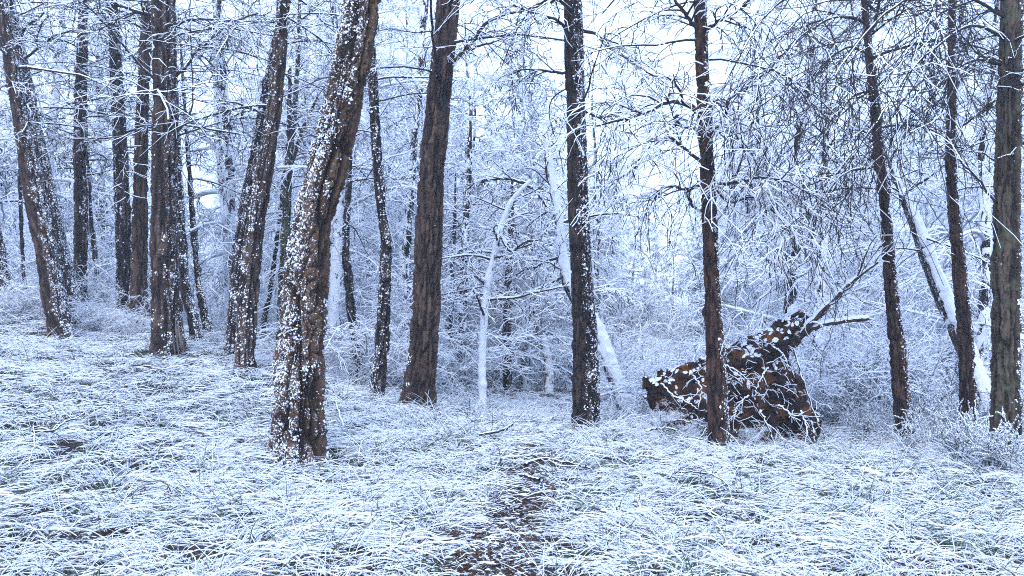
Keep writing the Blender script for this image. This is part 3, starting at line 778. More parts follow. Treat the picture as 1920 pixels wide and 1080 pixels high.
bough('t13', [(1335, 340), (1360, 345), (1395, 335), (1430, 330), (1480, 345)], 9.2, 8.6, 0.016, 0.007, 20, 12, 6, 0.75, 0.35, 0.9)
bough('t13', [(1338, 350), (1370, 380), (1410, 372), (1450, 400), (1480, 440)], 9.2, 8.9, 0.012, 0.006, 21, 11, 6, 0.7, 0.33, 0.9)
bough('t13', [(1316, 395), (1298, 382), (1285, 362)], 9.2, 9.0, 0.012, 0.007, 22, 2, 2, 0.3, 0.2, 0.5, 0.2)
bough('t13', [(1320, 345), (1290, 352), (1250, 350), (1225, 375)], 9.2, 9.3, 0.014, 0.006, 23, 10, 6, 0.7, 0.3, 1.0)
# the dark pine boughs hanging into the frame above the root plate
for i, (pts, a, b) in enumerate([
        ([(1640, 60), (1600, 30), (1540, 40), (1480, 90), (1430, 170)], 10.4, 8.4),
        ([(1640, 110), (1590, 90), (1530, 130), (1480, 210), (1450, 290)], 10.4, 8.7),
        ([(1645, 170), (1600, 180), (1560, 230), (1520, 300), (1490, 380)], 10.5, 9.0),
        ([(1880, 30), (1800, -10), (1700, 0), (1620, 60), (1560, 140)], 9.3, 7.8),
        ([(1880, 70), (1820, 50), (1760, 90), (1700, 150), (1650, 230)], 9.3, 8.0),
        ([(1640, 20), (1580, -30), (1500, -20), (1430, 30), (1390, 90)], 10.4, 8.2),
        ([(1875, 120), (1830, 110), (1790, 130), (1755, 160)], 9.3, 8.6),
        ([(1640, 40), (1660, -10), (1700, 10), (1740, 80)], 10.4, 9.0),
        ([(1645, 230), (1625, 250), (1590, 300), (1560, 350), (1520, 420)], 10.5, 9.6),
        ([(1880, 0), (1820, -30), (1740, -20), (1690, 20), (1655, 90)], 9.3, 8.6)]):
    bough('t16' if pts[0][0] > 1800 else 't14', pts, a, b, 0.016, 0.006, 40 + i, 11, 6, 1.25, 0.40, 0.75, 0.82, 0.6, 0.0048, 0.18, 0.3, 0.05, 1)
bough('t16', [(1868, 380), (1840, 350), (1800, 310), (1770, 285)], 9.3, 9.5, 0.013, 0.005, 60, 6, 4, 0.4, 0.2, 0.4, 0.5)
bough('t16', [(1870, 305), (1840, 292), (1800, 280), (1750, 265)], 9.3, 9.8, 0.010, 0.005, 61, 6, 4, 0.4, 0.2, 0.4, 0.4)
bough('t16', [(1905, 270), (1915, 268), (1940, 262)], 9.3, 9.2, 0.012, 0.006, 62, 3, 3, 0.3, 0.2, 0.4, 0.3)
bough('sap', [(985, 345), (1000, 360), (1018, 385), (1036, 410)], 13, 12.8, 0.014, 0.008, 63, 8, 5, 0.5, 0.25, 0.6, 0, 1.8)
bough('sap', [(935, 440), (960, 470), (985, 458), (1015, 455)], 13, 12.7, 0.013, 0.007, 64, 7, 5, 0.5, 0.25, 0.6, 0, 1.8)
bough('sap', [(925, 485), (955, 478), (990, 462), (1012, 455)], 13, 13.2, 0.012, 0.007, 65, 8, 5, 0.5, 0.25, 0.7, 0, 1.8)
bough('sap', [(985, 345), (950, 335), (905, 337), (870, 355)], 13, 13.2, 0.014, 0.007, 66, 9, 5, 0.55, 0.25, 0.7, 0, 1.8)
bough('sap', [(914, 540), (895, 520), (880, 515), (860, 530)], 13, 12.8, 0.012, 0.006, 67, 7, 5, 0.5, 0.25, 0.7, 0, 1.8)
bough('lean', [(1045, 410), (1030, 360), (1022, 310), (1021, 255)], 13.6, 13.6, 0.028, 0.018, 68, 5, 4, 0.4, 0.2, 0.3, 0, 1.4)
bough('lean', [(1060, 520), (1010, 545), (965, 560), (930, 548)], 13.6, 13.2, 0.016, 0.008, 69, 10, 6, 0.6, 0.3, 0.8, 0, 1.6)
bough('lean', [(1055, 480), (1010, 500), (990, 505), (960, 520)], 13.6, 13.4, 0.016, 0.008, 70, 9, 6, 0.55, 0.3, 0.8, 0, 1.6)
bough('t20', [(540, 320), (552, 290), (565, 250), (580, 215), (596, 180)], 16.0, 16.2, 0.05, 0.025, 71, 6, 5, 0.8, 0.35, 0.3, 0.2)
bough('t20', [(542, 300), (543, 250), (543, 200), (546, 130)], 16.0, 15.8, 0.05, 0.03, 72, 6, 5, 0.8, 0.35, 0.3, 0.2)

# torn strip of pale wood at the foot of the thick furrowed pine
t, C, base = TREES['t5']
mb = MB()
for i, (a, b, w) in enumerate([((329, 600), (335, 664), 0.018), ((334, 606), (341, 658), 0.020), ((324, 622), (329, 666), 0.015), ((338, 618), (345, 660), 0.013)]):
    A = pix(*a, 11.86) - base; B = pix(*b, 11.80) - base
    P = np.linspace(A, B, 6)[None] + rng.normal(size=(1, 6, 3)) * 0.004
    tubes(mb, P, np.array([[0.3, 0.8, 1, 1, 0.8, 0.4]]) * w, 5, 0, 1.0, rng)
M_WOOD = noise_mat('torn_wood', [(0.06, 0.045, 0.038), (0.20, 0.165, 0.15)], 30, 0.8, 0.4, 60, stretch=(1, 1, 0.15))
link('torn_bark_strip', mb.mesh('torn_bark_strip', [M_WOOD]), t)

# ------------------------------------------------------------------ uprooted root plate
def inside(poly, x, y):
    c = np.zeros(x.shape, bool)
    j = len(poly) - 1
    for i in range(len(poly)):
        xi, yi = poly[i]; xj, yj = poly[j]
        c ^= ((yi > y) != (yj > y)) & (x < (xj - xi) * (y - yi) / (yj - yi + 1e-12) + xi)
        j = i
    return c
def edge_dist(poly, x, y):
    d = np.full(x.shape, 1e9)
    for i in range(len(poly)):
        a, b = poly[i], poly[(i + 1) % len(poly)]
        ab = b - a
        t = np.clip(((x - a[0]) * ab[0] + (y - a[1]) * ab[1]) / (ab @ ab), 0, 1)
        d = np.minimum(d, np.hypot(x - a[0] - t * ab[0], y - a[1] - t * ab[1]))
    return d

DR = 10.5
rp = np.array([pix(1385 + (px - 1385) * 1.07, 790 + (py - 790) * 1.16, DR)[[0, 2]] for px, py in [
    (1508, 626), (1485, 618), (1461, 620), (1436, 645), (1402, 660), (1369, 676), (1321, 688), (1291, 698), (1240, 710), (1220, 726), (1216, 756), (1252, 786),
    (1291, 812), (1365, 850), (1435, 880), (1540, 885), (1536, 830), (1528, 790), (1508, 735), (1474, 692), (1490, 662), (1512, 645)]])
root_base = np.array([pix(1390, 850, DR)[0], DR, float(ground_z(pix(1390, 850, DR)[0], DR))])
root = thing('uprooted_tree', 'upturned root plate of a fallen tree, dark orange-brown earth under snow', 'uprooted tree', root_base)
st = 0.022
xs = np.arange(rp[:, 0].min() - 0.06, rp[:, 0].max() + 0.06, st); zs = np.arange(rp[:, 1].min() - 0.06, rp[:, 1].max() + 0.06, st)
XX, ZZ = np.meshgrid(xs, zs)
ins = inside(rp, XX, ZZ); ed = edge_dist(rp, XX, ZZ)
ed_s = np.where(ins, ed, 0)
th = 0.42 * np.sqrt(np.clip(ed_s / 0.30, 0, 1))
hol = pix(1478, 838, DR)
cave = np.exp(-(((XX - hol[0]) / 0.30) ** 2 + ((ZZ - hol[2]) / 0.26) ** 2) ** 2)
def rshell(sign):
    p = np.stack([XX, ZZ, np.full_like(XX, sign * 3.0)], -1)
    rel = (fbm(p * 5, 4, 51) - 0.5) * 0.34 + (np.abs(fbm(p * 9, 3, 52) - 0.5)) * -0.22 + (fbm(p * 32, 2, 55) - 0.5) * 0.08
    y = sign * (th * 0.8 + rel * np.clip(ed_s / 0.06, 0, 1)) * np.where(ins, 1, 0)
    if sign < 0:
        y = y + cave * 0.50 * np.clip(ed_s / 0.05, 0, 1)
    dx = (fbm(p * 7 + 40, 3, 53) - 0.5) * 0.14; dz = (fbm(p * 7 + 80, 3, 54) - 0.5) * 0.14
    if sign > 0:
        q = np.stack([XX, ZZ, np.full_like(XX, -3.0)], -1)
        k = np.clip(ed_s / 0.1, 0, 1)
        dx = dx * k + (1 - k) * (fbm(q * 7 + 40, 3, 53) - 0.5) * 0.14; dz = dz * k + (1 - k) * (fbm(q * 7 + 80, 3, 54) - 0.5) * 0.14
    return np.stack([XX + dx - root_base[0], y + DR - root_base[1] + 0.10, ZZ + dz - root_base[2]], -1)
i2 = np.arange(XX.size).reshape(XX.shape)
ins = ins & ((ed > 0.07) | (fbm(np.stack([XX * 9, ZZ * 9, XX * 0], -1), 3, 57) > 0.46))
cell_in = ins[:-1, :-1] | ins[1:, :-1] | ins[:-1, 1:] | ins[1:, 1:]
qf = np.stack([i2[:-1, :-1], i2[:-1, 1:], i2[1:, 1:], i2[1:, :-1]], -1)[cell_in]
vf, vb = rshell(-1).reshape(-1, 3), rshell(1).reshape(-1, 3)
qall = np.concatenate([qf, qf[:, ::-1] + XX.size])
vall = np.concatenate([vf, vb])
used, inv = np.unique(qall, return_inverse=True)
v = vall[used]; q = inv.reshape(-1, 4)
earth = link('root_plate', build_mesh('root_plate', v, q, [M_SOILW]), root)
fn = nrm(np.cross(v[q[:, 2]] - v[q[:, 0]], v[q[:, 3]] - v[q[:, 1]]))
fc = v[q].mean(1)
vn = np.zeros_like(v); np.add.at(vn, q.ravel(), np.repeat(fn, 4, 0)); vn = nrm(vn)
sf = vn[:, 2] * 0.9 + (fbm(v * 46, 3, 61) - 0.5) * 2.2 - 1.10 + 0.16 * sstep(0.25, 0.8, v[:, 2] - 0.35 * v[:, 0])
up = np.clip(sf * 4, -0.3, 1)
vs = v + vn * 0.012 * up[:, None] + np.array([0, 0, 0.02]) * np.clip(up, 0, 1)[:, None]
kq = q[(sf[q] > 0).any(1)]
us, iv = np.unique(kq, return_inverse=True)
link('snow_cover', build_mesh('snow_cover', vs[us], iv.reshape(-1, 4), [M_SNOW]), earth)['kind'] = 'stuff'
# two bare limbs and the roots
def limb(name, pts, d0, d1, r0, r1, seed, n2, l2, parent, sub, pbase, m=M_ROOT, snow=0.9):
    rg = np.random.default_rng(seed)
    k = len(pts)
    rows = np.array([list(pix(px, py, d0 + (d1 - d0) * i / (k - 1)) - pbase) + [r0 + (r1 - r0) * i / (k - 1)] for i, (px, py) in enumerate(pts)])
    Cc, _ = catmull(rows, 26)
    P = Cc[None, :, :3] + rg.normal(size=(1, 26, 3)) * 0.006; R = Cc[None, :, 3] * (1 + 0.25 * (rg.random((1, 26)) - 0.5))
    mb = MB(); tubes(mb, P, R, 9, snow, 0, rg)
    if n2:
        s, dd, pr, tt = spawn(P, R, n2, 0.15, 1, 0.7, rg, 0.8)
        L2 = l2 * (0.4 + rg.random(len(s)))
        P2 = march(s, dd, L2, 8, 0.2, 0.15, rg, 0.08)
        R2 = np.clip(pr * 0.5, 0.004, 0.012)[:, None] * np.linspace(1, 0.5, 8)[None]
        tubes(mb, P2, R2, 4, snow, 0.1, rg)
        if sub:
            s, dd, pr, tt = spawn(P2, R2, sub, 0.15, 1, 0.7, rg, 0.8)
            P3 = march(s, dd, np.repeat(L2, sub) * 0.4, 5, 0.3, 0.2, rg, 0.1)
            tubes(mb, P3, np.full((len(s), 5), 0.004), 3, snow, 0.1, rg)
    return link(name, mb.mesh(name, [m, M_SNOW]), parent)
limb('branch', [(1496, 632), (1515, 612), (1540, 585), (1572, 552), (1605, 522), (1646, 492)], 10.4, 10.0, 0.042, 0.014, 71, 9, 0.55, root, 4, root_base)
limb('branch', [(1498, 634), (1520, 618), (1550, 607), (1590, 601), (1628, 597)], 10.4, 10.2, 0.036, 0.024, 72, 4, 0.3, root, 3, root_base)
limb('branch', [(1528, 606), (1545, 588), (1562, 562), (1580, 540)], 10.35, 10.3, 0.018, 0.008, 73, 4, 0.3, root, 3, root_base)
rr = np.random.default_rng(5)
for i, pts in enumerate([[(1352, 682), (1375, 692), (1395, 706), (1412, 722)], [(1488, 655), (1498, 690), (1510, 725), (1525, 770), (1545, 820), (1552, 848)], [(1425, 770), (1440, 800), (1452, 830), (1458, 852)],
                         [(1240, 720), (1262, 742), (1285, 752), (1310, 770)], [(1405, 740), (1385, 760), (1370, 790)], [(1440, 690), (1425, 715), (1412, 745)], [(1300, 705), (1315, 730), (1310, 765)],
                         [(1500, 770), (1512, 800), (1508, 850)], [(1520, 790), (1527, 820), (1522, 850)], [(1240, 790), (1280, 788), (1320, 800), (1360, 825)],
                         [(1210, 808), (1250, 802), (1285, 815), (1300, 840)], [(1450, 650), (1470, 668), (1478, 690)], [(1460, 760), (1490, 780), (1512, 772)]]):
    limb('root', pts, 10.03 - 0.02 * (i % 3), 9.95 - 0.03 * (i % 4), 0.012, 0.005, 80 + i, 3, 0.25, root, 2, root_base, snow=0.5)
# frayed rootlets and dead twigs caught on the earth
rgt = np.random.default_rng(66)
cand = np.nonzero((vn[:, 1] < -0.2) & (v[:, 2] > 0.05))[0]
pk = rgt.choice(cand, 110)
St = v[pk]
Dt = np.stack([rgt.normal(size=110) * 0.8 + 0.2, -0.5 - 0.5 * rgt.random(110), rgt.normal(size=110) * 0.5 - 0.1], -1)
Pt = march(St, Dt, 0.12 + 0.42 * rgt.random(110) ** 1.5, 8, 1.3, 0.22, rgt, 0.10)
Rt = (0.0025 + 0.004 * rgt.random((110, 1))) * np.linspace(1, 0.5, 8)[None]
mb = MB(); tubes(mb, Pt, Rt, 4, 0.8, 0.6, rgt)
s3, d3, r3, t3 = spawn(Pt, Rt, 4, 0.2, 1, 0.8, rgt, 0.8)
tubes(mb, march(s3, d3, 0.05 + 0.14 * rgt.random(len(s3)), 4, 0.6, 0.25, rgt, 0.1), np.full((len(s3), 4), 0.003), 3, 1.0, 0.45, rgt)
link('rootlets', mb.mesh('rootlets', [M_ROOT, M_SNOW]), root)['kind'] = 'stuff'
# the fallen stem behind the plate
fl = np.array([[0.3, 0.3, 0.55, 0.20], [0.1, 1.6, 0.40, 0.18], [-0.2, 3.2, 0.28, 0.15], [-0.6, 5.5, 0.2, 0.11], [-1.2, 8.0, 0.1, 0.06]])
for r in fl:
    r[2] += float(ground_z(root_base[0] + r[0], root_base[1] + r[1])) - root_base[2] - 0.1
fm, fs, _ = trunk_parts(fl, B_DARK, 36, 0.05, 91, snow=(0.1, 0.1, 0.0), clump=0.08, thick=0.03, flare=0.0)
ft = link('fallen_stem', fm, root)
if fs: link('snow_cover', fs, ft)['kind'] = 'stuff'

# ------------------------------------------------------------------ background trees: a few kinds, many individuals
def bg_tree(kind, seed, label, group):
    rg = np.random.default_rng(seed)
    H = {'pine': 9.0, 'fir': 8.0, 'bare': 6.5}[kind]
    n = 9
    z = np.linspace(-0.2, H, n)
    wob = np.cumsum(rg.normal(size=(n, 2)) * (0.10 if kind != 'fir' else 0.04), axis=0)
    r = np.linspace(0.13 if kind != 'bare' else 0.09, 0.015, n)
    line = np.concatenate([wob, z[:, None], r[:, None]], 1)
    line[0, :2] = line[1, :2] = 0
    me, ms, C = trunk_parts(line, B_DARK, 20, 0.07, seed, 0.010, (0.05, 0.15), (0.40, 0.30, R_), 0.06, 0.014, full='plaster', crumb=0.03, cap=200)
    t = thing('snowy_' + {'pine': 'pine_tree', 'fir': 'conifer_tree', 'bare': 'bare_tree'}[kind], label, 'tree', (0, 0, 0), group)
    tr = link('trunk', me, t)
    if ms: link('snow_cover', ms, tr)['kind'] = 'stuff'
    if kind == 'pine':
        mb = crown_mesh(C, 0, 1.0, H - 0.2, 42, 11, 6, 2.1, rg, 0.75, 0.024, snow=1.4, twig_r=0.0062, len2=0.45, len3=0.42)
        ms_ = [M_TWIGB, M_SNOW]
    elif kind == 'fir':
        mb = crown_mesh(C, 0, 0.5, H - 0.1, 62, 11, 7, 1.9, rg, 1.0, 0.026, snow=1.2, twig_r=0.0115, len2=0.34, len3=0.36, up0=0.05)
        ms_ = [M_NEEDLE, M_SNOW]
    else:
        mb = crown_mesh(C, 0, 0.8, H - 0.2, 36, 10, 6, 1.7, rg, 0.35, 0.022, snow=1.3, twig_r=0.0078, len2=0.5, len3=0.42, up0=0.6)
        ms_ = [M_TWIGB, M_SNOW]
    link('crown', mb.mesh('crown', ms_), t)
    return t

def bg_bush(seed, label, group, kind='arch'):
    rg = np.random.default_rng(seed)
    t = thing('snowy_bush' if kind == 'arch' else 'leafy_shrub', label, 'bush' if kind == 'arch' else 'shrub', (0, 0, 0), group)
    mb = MB()
    if kind == 'arch':
        n1 = 26
        a = rg.uniform(0, TAU, n1); rad = 0.35 * np.sqrt(rg.random(n1))
        S = np.stack([rad * np.cos(a), rad * np.sin(a), np.full(n1, -0.05)], -1)
        D = np.stack([np.cos(a) * 0.7, np.sin(a) * 0.7, 0.6 + 1.2 * rg.random(n1)], -1)
        L = 0.7 + 1.8 * rg.random(n1)
        P = march(S, D, L, 11, 0.3 + 1.3 * rg.random(n1), 0.20, rg, 0.08)
        R = (0.006 + 0.012 * rg.random((n1, 1))) * np.linspace(1, 0.5, 11)[None]
        tubes(mb, P, R, 5, 1.5, 0.02, rg)
        s, d, pr, tt = spawn(P, R, 11, 0.15, 1, 0.9, rg, 0.7)
        L2 = np.repeat(L, 11) * 0.30 * (0.4 + rg.random(len(s)))
        P2 = march(s, d, L2, 7, 0.5, 0.34, rg, 0.16)
        R2 = (0.0035 + 0.006 * rg.random((len(s), 1)) ** 2) * np.linspace(1, 0.6, 7)[None]
        tubes(mb, P2, R2, 3, 1.7, 0.03, rg)
        s, d, pr, tt = spawn(P2, R2, 11, 0.1, 1, 0.9, rg, 1.0)
        P3 = march(s, d, np.repeat(L2, 11) * 0.42 * (0.4 + rg.random(len(s))), 4, 0.5, 0.38, rg, 0.2)
        tubes(mb, P3, np.full((len(s), 1), 0.0034) * (0.7 + rg.random((len(s), 1))) * np.array([[1, 0.95, 0.85, 0.6]]), 3, 1.6, 0.05, rg)
        link('branches', mb.mesh('branches', [M_TWIGB, M_SNOW]), t)
    else:
        n1 = 14
        a = rg.uniform(0, TAU, n1)
        S = np.stack([0.10 * np.cos(a), 0.10 * np.sin(a), np.full(n1, -0.05)], -1)
        D = np.stack([np.cos(a) * 0.6, np.sin(a) * 0.6, 0.9 + 0.5 * rg.random(n1)], -1)
        L = 0.7 + 0.6 * rg.random(n1)
        P = march(S, D, L, 8, 0.15, 0.10, rg, 0.04)
        R = np.full((n1, 1), 0.010) * np.linspace(1, 0.5, 8)[None]
        tubes(mb, P, R, 5, 0.8, 0.3, rg)
        s, d, pr, tt = spawn(P, R, 9, 0.3, 1, 0.8, rg, 0.9)
        L2 = np.repeat(L, 9) * 0.35 * (0.4 + rg.random(len(s)))
        P2 = march(s, d + np.array([0, 0, 0.2]), L2, 6, 0.0, 0.14, rg, 0.06)
        R2 = np.full((len(s), 6), 0.0045)
        tubes(mb, P2, R2, 4, 1.2, 0.1, rg)
        st_ = link('stems', mb.mesh('stems', [M_TWIG, M_SNOW]), t)
        lv = MB()
        s, d, pr, tt = spawn(P2, R2, 28, 0.1, 1, 1.0, rg, 1.5)
        Pl = march(s, d + np.array([0, 0, 0.15]), 0.018 + 0.022 * rg.random(len(s)), 3, 0.4, 0.15, rg)
        Rl = (0.006 + 0.007 * rg.random((len(s), 1))) * np.array([[0.6, 1.1, 0.5]])
        tubes(lv, Pl, Rl, 4, 1.1, 0.0, rg, min_hor=0.0)
        fo = link('foliage', lv.mesh('foliage', [M_LEAF, M_SNOW]), t)
        fo['kind'] = 'stuff'
    return t

protos = {}
GP = 'snow-laden pines in the misty wood behind the clearing'
for i in range(3):
    protos['pine%d' % i] = bg_tree('pine', 200 + i, 'tall pine with drooping snow-covered twigs in the misty wood behind', GP)
for i in range(2):
    protos['fir%d' % i] = bg_tree('fir', 230 + i, 'dense dark conifer with snow-laden boughs in the misty wood behind', 'snow-laden conifers behind the clearing')
for i in range(1):
    protos['bare%d' % i] = bg_tree('bare', 250 + i, 'bare tree with upswept snow-coated twigs in the misty wood behind', 'snow-coated bare trees behind the clearing')
for i in range(3):
    protos['arch%d' % i] = bg_bush(300 + i, 'arching leafless bush buried in snow, below the crest of the clearing', 'snow-buried bushes below the crest')
for i in range(2):
    protos['leaf%d' % i] = bg_bush(330 + i, 'low leafy shrub with snow on every leaf, at the right edge of the clearing', 'low snowy shrubs at the edge of the clearing', 'leafy')
used_p = set()
def place(key, x, y, s=1.0, rz=None, dz=0.0, label=None, group=None):
    p = protos[key]
    if key in used_p:
        p = copy_tree(p)
    used_p.add(key)
    p.location = (x, y, float(ground_z(x, y, False)) + dz)
    p.rotation_euler = (0, 0, rng.uniform(0, TAU) if rz is None else rz)
    p.scale = (s, s, s)
    if label:
        p['label'] = label
        if 'group' in p: del p['group']
    if group: p['group'] = group
    return p

SECTORS = [(90, 'the leaning twin pines'), (245, 'the close-set dark and brown pines'), (315, 'the thick furrowed pine'),
           (450, 'the grown-together pine pair'), (590, 'the kinked snow-flecked pine'), (715, 'the slender bowed pine'), (800, 'the thick bare brown pine'),
           (910, 'the bowed white sapling'), (1095, 'the near-black pine'), (1230, 'the bright gap in the wood'), (1340, 'the slim pine by the root plate'),
           (1480, 'the upturned root plate'), (1690, 'the thin curving red-brown pine'), (1810, 'the slanting snow-coated trunk'), (1890, 'the stout olive-grey pine')]
def where(x, d):
    px = 960 + x / d * F
    sec = min(SECTORS, key=lambda q: abs(q[0] - px))[1]
    if 'gap' in sec:
        return ('low in ' if d < 24 else 'far back in ') + sec
    return ('just behind ' if d < 18 else 'well behind ' if d < 27 else 'far behind ') + sec
KIND = {'pine': 'tall pine with drooping snowy twigs', 'fir': 'dark conifer with snow-laden boughs', 'bare': 'bare tree with upswept white twigs',
        'arch': 'leafless snow-buried bush', 'leaf': 'low leafy shrub white with snow'}
def name_it(o, key, x, d, pre=''):
    o['label'] = pre + KIND[key[:4] if key[:3] != 'fir' else 'fir'] + ' ' + where(x, d)

def at(px, d):
    return (px - 960) / F * d, d

rg = np.random.default_rng(77)
spots = []
tries = 0
while len(spots) < 64 and tries < 6000:
    tries += 1
    d = 15.5 + 26 * rg.random() ** 0.9
    x = rg.uniform(-0.68, 0.68) * d
    px = 960 + x / d * F
    if 1135 < px < 1310:                                   # the light gap in the wood
        continue
    if d < 19 and 860 < px < 1400:
        continue
    if any((x - a) ** 2 + (d - b) ** 2 < (1.9 + 0.025 * d) ** 2 for a, b in spots):
        continue
    spots.append((x, d))
for i, (x, d) in enumerate(spots):
    px = 960 + x / d * F
    u = rg.random()
    k = 'pine%d' % rg.integers(3) if u < 0.66 else ('fir%d' % rg.integers(2) if u < 0.80 else 'bare%d' % rg.integers(1))
    name_it(place(k, x, d, rg.uniform(0.85, 1.25)), k, x, d)
bk = []
tries = 0
while len(bk) < 34 and tries < 3000:                       # young conifers under the tall trees
    tries += 1
    d = rg.uniform(20, 40); x = rg.uniform(-0.66, 0.66) * d
    if any((x - a) ** 2 + (d - b) ** 2 < 2.2 ** 2 for a, b in bk): continue
    bk.append((x, d))
    px = 960 + x / d * F
    name_it(place('fir%d' % rg.integers(2), x, d, rg.uniform(0.38, 0.62) * (0.55 if 1140 < px < 1300 else 1.0)), 'fir', x, d, 'young ')
for px, d, k, sc in [(700, 21, 'pine0', 1.1), (752, 25, 'pine1', 1.2), (730, 31, 'pine2', 1.3), (640, 24, 'pine1', 1.15), (880, 23, 'pine2', 1.05), (1010, 28, 'pine0', 1.2), (590, 30, 'pine2', 1.3)]:
    x, d = at(px, d)
    name_it(place(k, x, d, sc), k, x, d)
# the dark conifers either side of the light gap
place('fir0', *at(985, 21), 1.0, label='dark blue-green conifer thick with snow, behind the bowed white sapling')
place('fir1', *at(1125, 27), 0.9, label='snow-laden conifer on the left side of the bright sky gap')
place('fir0', *at(1310, 24), 0.5, label='short snow-laden conifer below the bright sky gap')
place('fir1', *at(1400, 30), 1.05, label='snow-laden conifer on the right side of the bright sky gap')
for px, d, sc in [(1210, 30, 0.46), (1262, 37, 0.62), (1188, 41, 0.78), (1290, 44, 0.8), (1230, 50, 0.85)]:
    x, d = at(px, d)
    name_it(place('fir%d' % (d % 2), x, d, sc), 'fir', x, d)
place('fir0', *at(1235, 34), 0.36, label='small far conifer standing in the bright gap')

spots = []
tries = 0
while len(spots) < 58 and tries < 4000:
    tries += 1
    d = 13.4 + 15 * rg.random()
    x = rg.uniform(-0.64, 0.64) * d
    px = 960 + x / d * F
    if px < 620 and d < 15.5: continue
    if any((x - a) ** 2 + (d - b) ** 2 < 0.85 ** 2 for a, b in spots): continue
    if 870 < px < 1250 and d < 15.2: continue
    spots.append((x, d))
for x, d in spots:
    px = 960 + x / d * F
    name_it(place('arch%d' % rg.integers(3), x, d, rg.uniform(0.75, 1.15) * (0.75 if px < 620 else 1.0)), 'arch', x, d)
for px, d, s in [(1300, 13.4, 0.95), (1420, 13.2, 0.9), (1560, 12.9, 0.8)]:
    name_it(place('arch%d' % rg.integers(3), *at(px, d), s), 'arch', *at(px, d))
GB = 'snowy sprays hanging over the root plate'
for px, d, s, dz in [(1410, 10.0, 0.11, 0.12), (1292, 9.98, 0.13, 0.05), (1248, 10.0, 0.11, 0.2)]:
    place('arch%d' % rg.integers(3), *at(px, d), s, dz=dz, label='tangled spray of snowy twigs against the upturned root plate', group=GB)
for px, d, s in [(1855, 8.3, 0.95), (1800, 8.9, 0.85), (1905, 8.0, 0.85), (1700, 9.7, 0.62), (1740, 10.2, 0.8), (1815, 10.2, 0.95), (1660, 11.0, 0.7), (1620, 11.6, 0.8), (1770, 11.6, 1.0),
                 (1680, 12.3, 1.0), (1590, 12.8, 1.0), (1730, 13.2, 1.1), (1905, 10.8, 1.1), (1860, 11.4, 1.0), (1640, 14.0, 1.2), (1560, 14.2, 1.1), (1930, 8.9, 1.0), (1500, 13.0, 0.9), (1960, 9.8, 1.0)]:
    o = place('leaf%d' % rg.integers(2), *at(px, d), s * (0.42 if d < 9.8 and px != 1800 else 0.44 if d < 12 else 0.8) * rg.uniform(0.9, 1.1))
    nb_ = min(SECTORS[-5:], key=lambda q: abs(q[0] - px))[1]
    o['label'] = 'low leafy shrub white with snow ' + ('in front of ' if d < 10 else 'beside the foot of ' if d < 11.5 else 'behind ') + nb_
for px, d, s in [(25, 14.6, 0.6), (60, 14.9, 0.5), (-20, 14.2, 0.6), (180, 14.2, 0.45), (215, 14.1, 0.4), (270, 13.9, 0.4)]:
    place('arch%d' % rg.integers(3), *at(px, d), s * 0.8, label='low frosted brush on the hillock crest among the left pines', group='frosted brush on the left crest')

# ------------------------------------------------------------------ instanced stuff: far wood, grass, litter
def gn_scatter(name, sources, pts, rot, scl, ids, label=None):
    c = bpy.data.collections.new(name + '_kinds')
    for i, me in enumerate(sources):
        o = bpy.data.objects.new('%s_%03d' % (name, i), me)
        c.objects.link(o)
    me = bpy.data.meshes.new(name)
    n = len(pts)
    me.vertices.add(n)
    me.vertices.foreach_set('co', np.ascontiguousarray(pts, dtype=np.float32).ravel())
    a = me.attributes.new('rot', 'FLOAT_VECTOR', 'POINT'); a.data.foreach_set('vector', np.ascontiguousarray(rot, dtype=np.float32).ravel())
    a = me.attributes.new('scl', 'FLOAT', 'POINT'); a.data.foreach_set('value', np.ascontiguousarray(scl, dtype=np.float32))
    a = me.attributes.new('kid', 'INT', 'POINT'); a.data.foreach_set('value', np.ascontiguousarray(ids, dtype=np.int32))
    o = link(name, me)
    o['kind'] = 'stuff'
    ng = bpy.data.node_groups.new(name, 'GeometryNodeTree')
    ng.interface.new_socket('Geometry', in_out='INPUT', socket_type='NodeSocketGeometry')
    ng.interface.new_socket('Geometry', in_out='OUTPUT', socket_type='NodeSocketGeometry')
    N = ng.nodes; L = ng.links
    gi, go = N.new('NodeGroupInput'), N.new('NodeGroupOutput')
    ci = N.new('GeometryNodeCollectionInfo'); ci.inputs['Collection'].default_value = c
    ci.inputs['Separate Children'].default_value = True; ci.inputs['Reset Children'].default_value = True
    ip = N.new('GeometryNodeInstanceOnPoints'); ip.inputs['Pick Instance'].default_value = True
    def na(t, nm):
        x = N.new('GeometryNodeInputNamedAttribute'); x.data_type = t; x.inputs['Name'].default_value = nm; return x.outputs['Attribute']
    er = N.new('FunctionNodeEulerToRotation')
    L.new(na('FLOAT_VECTOR', 'rot'), er.inputs[0])
    L.new(gi.outputs[0], ip.inputs['Points']); L.new(ci.outputs[0], ip.inputs['Instance'])
    L.new(na('INT', 'kid'), ip.inputs['Instance Index']); L.new(er.outputs[0], ip.inputs['Rotation'])
    L.new(na('FLOAT', 'scl'), ip.inputs['Scale']); L.new(ip.outputs[0], go.inputs[0])
    md = o.modifiers.new('scatter', 'NODES'); md.node_group = ng
    if label:
        o['label'] = label
    return o

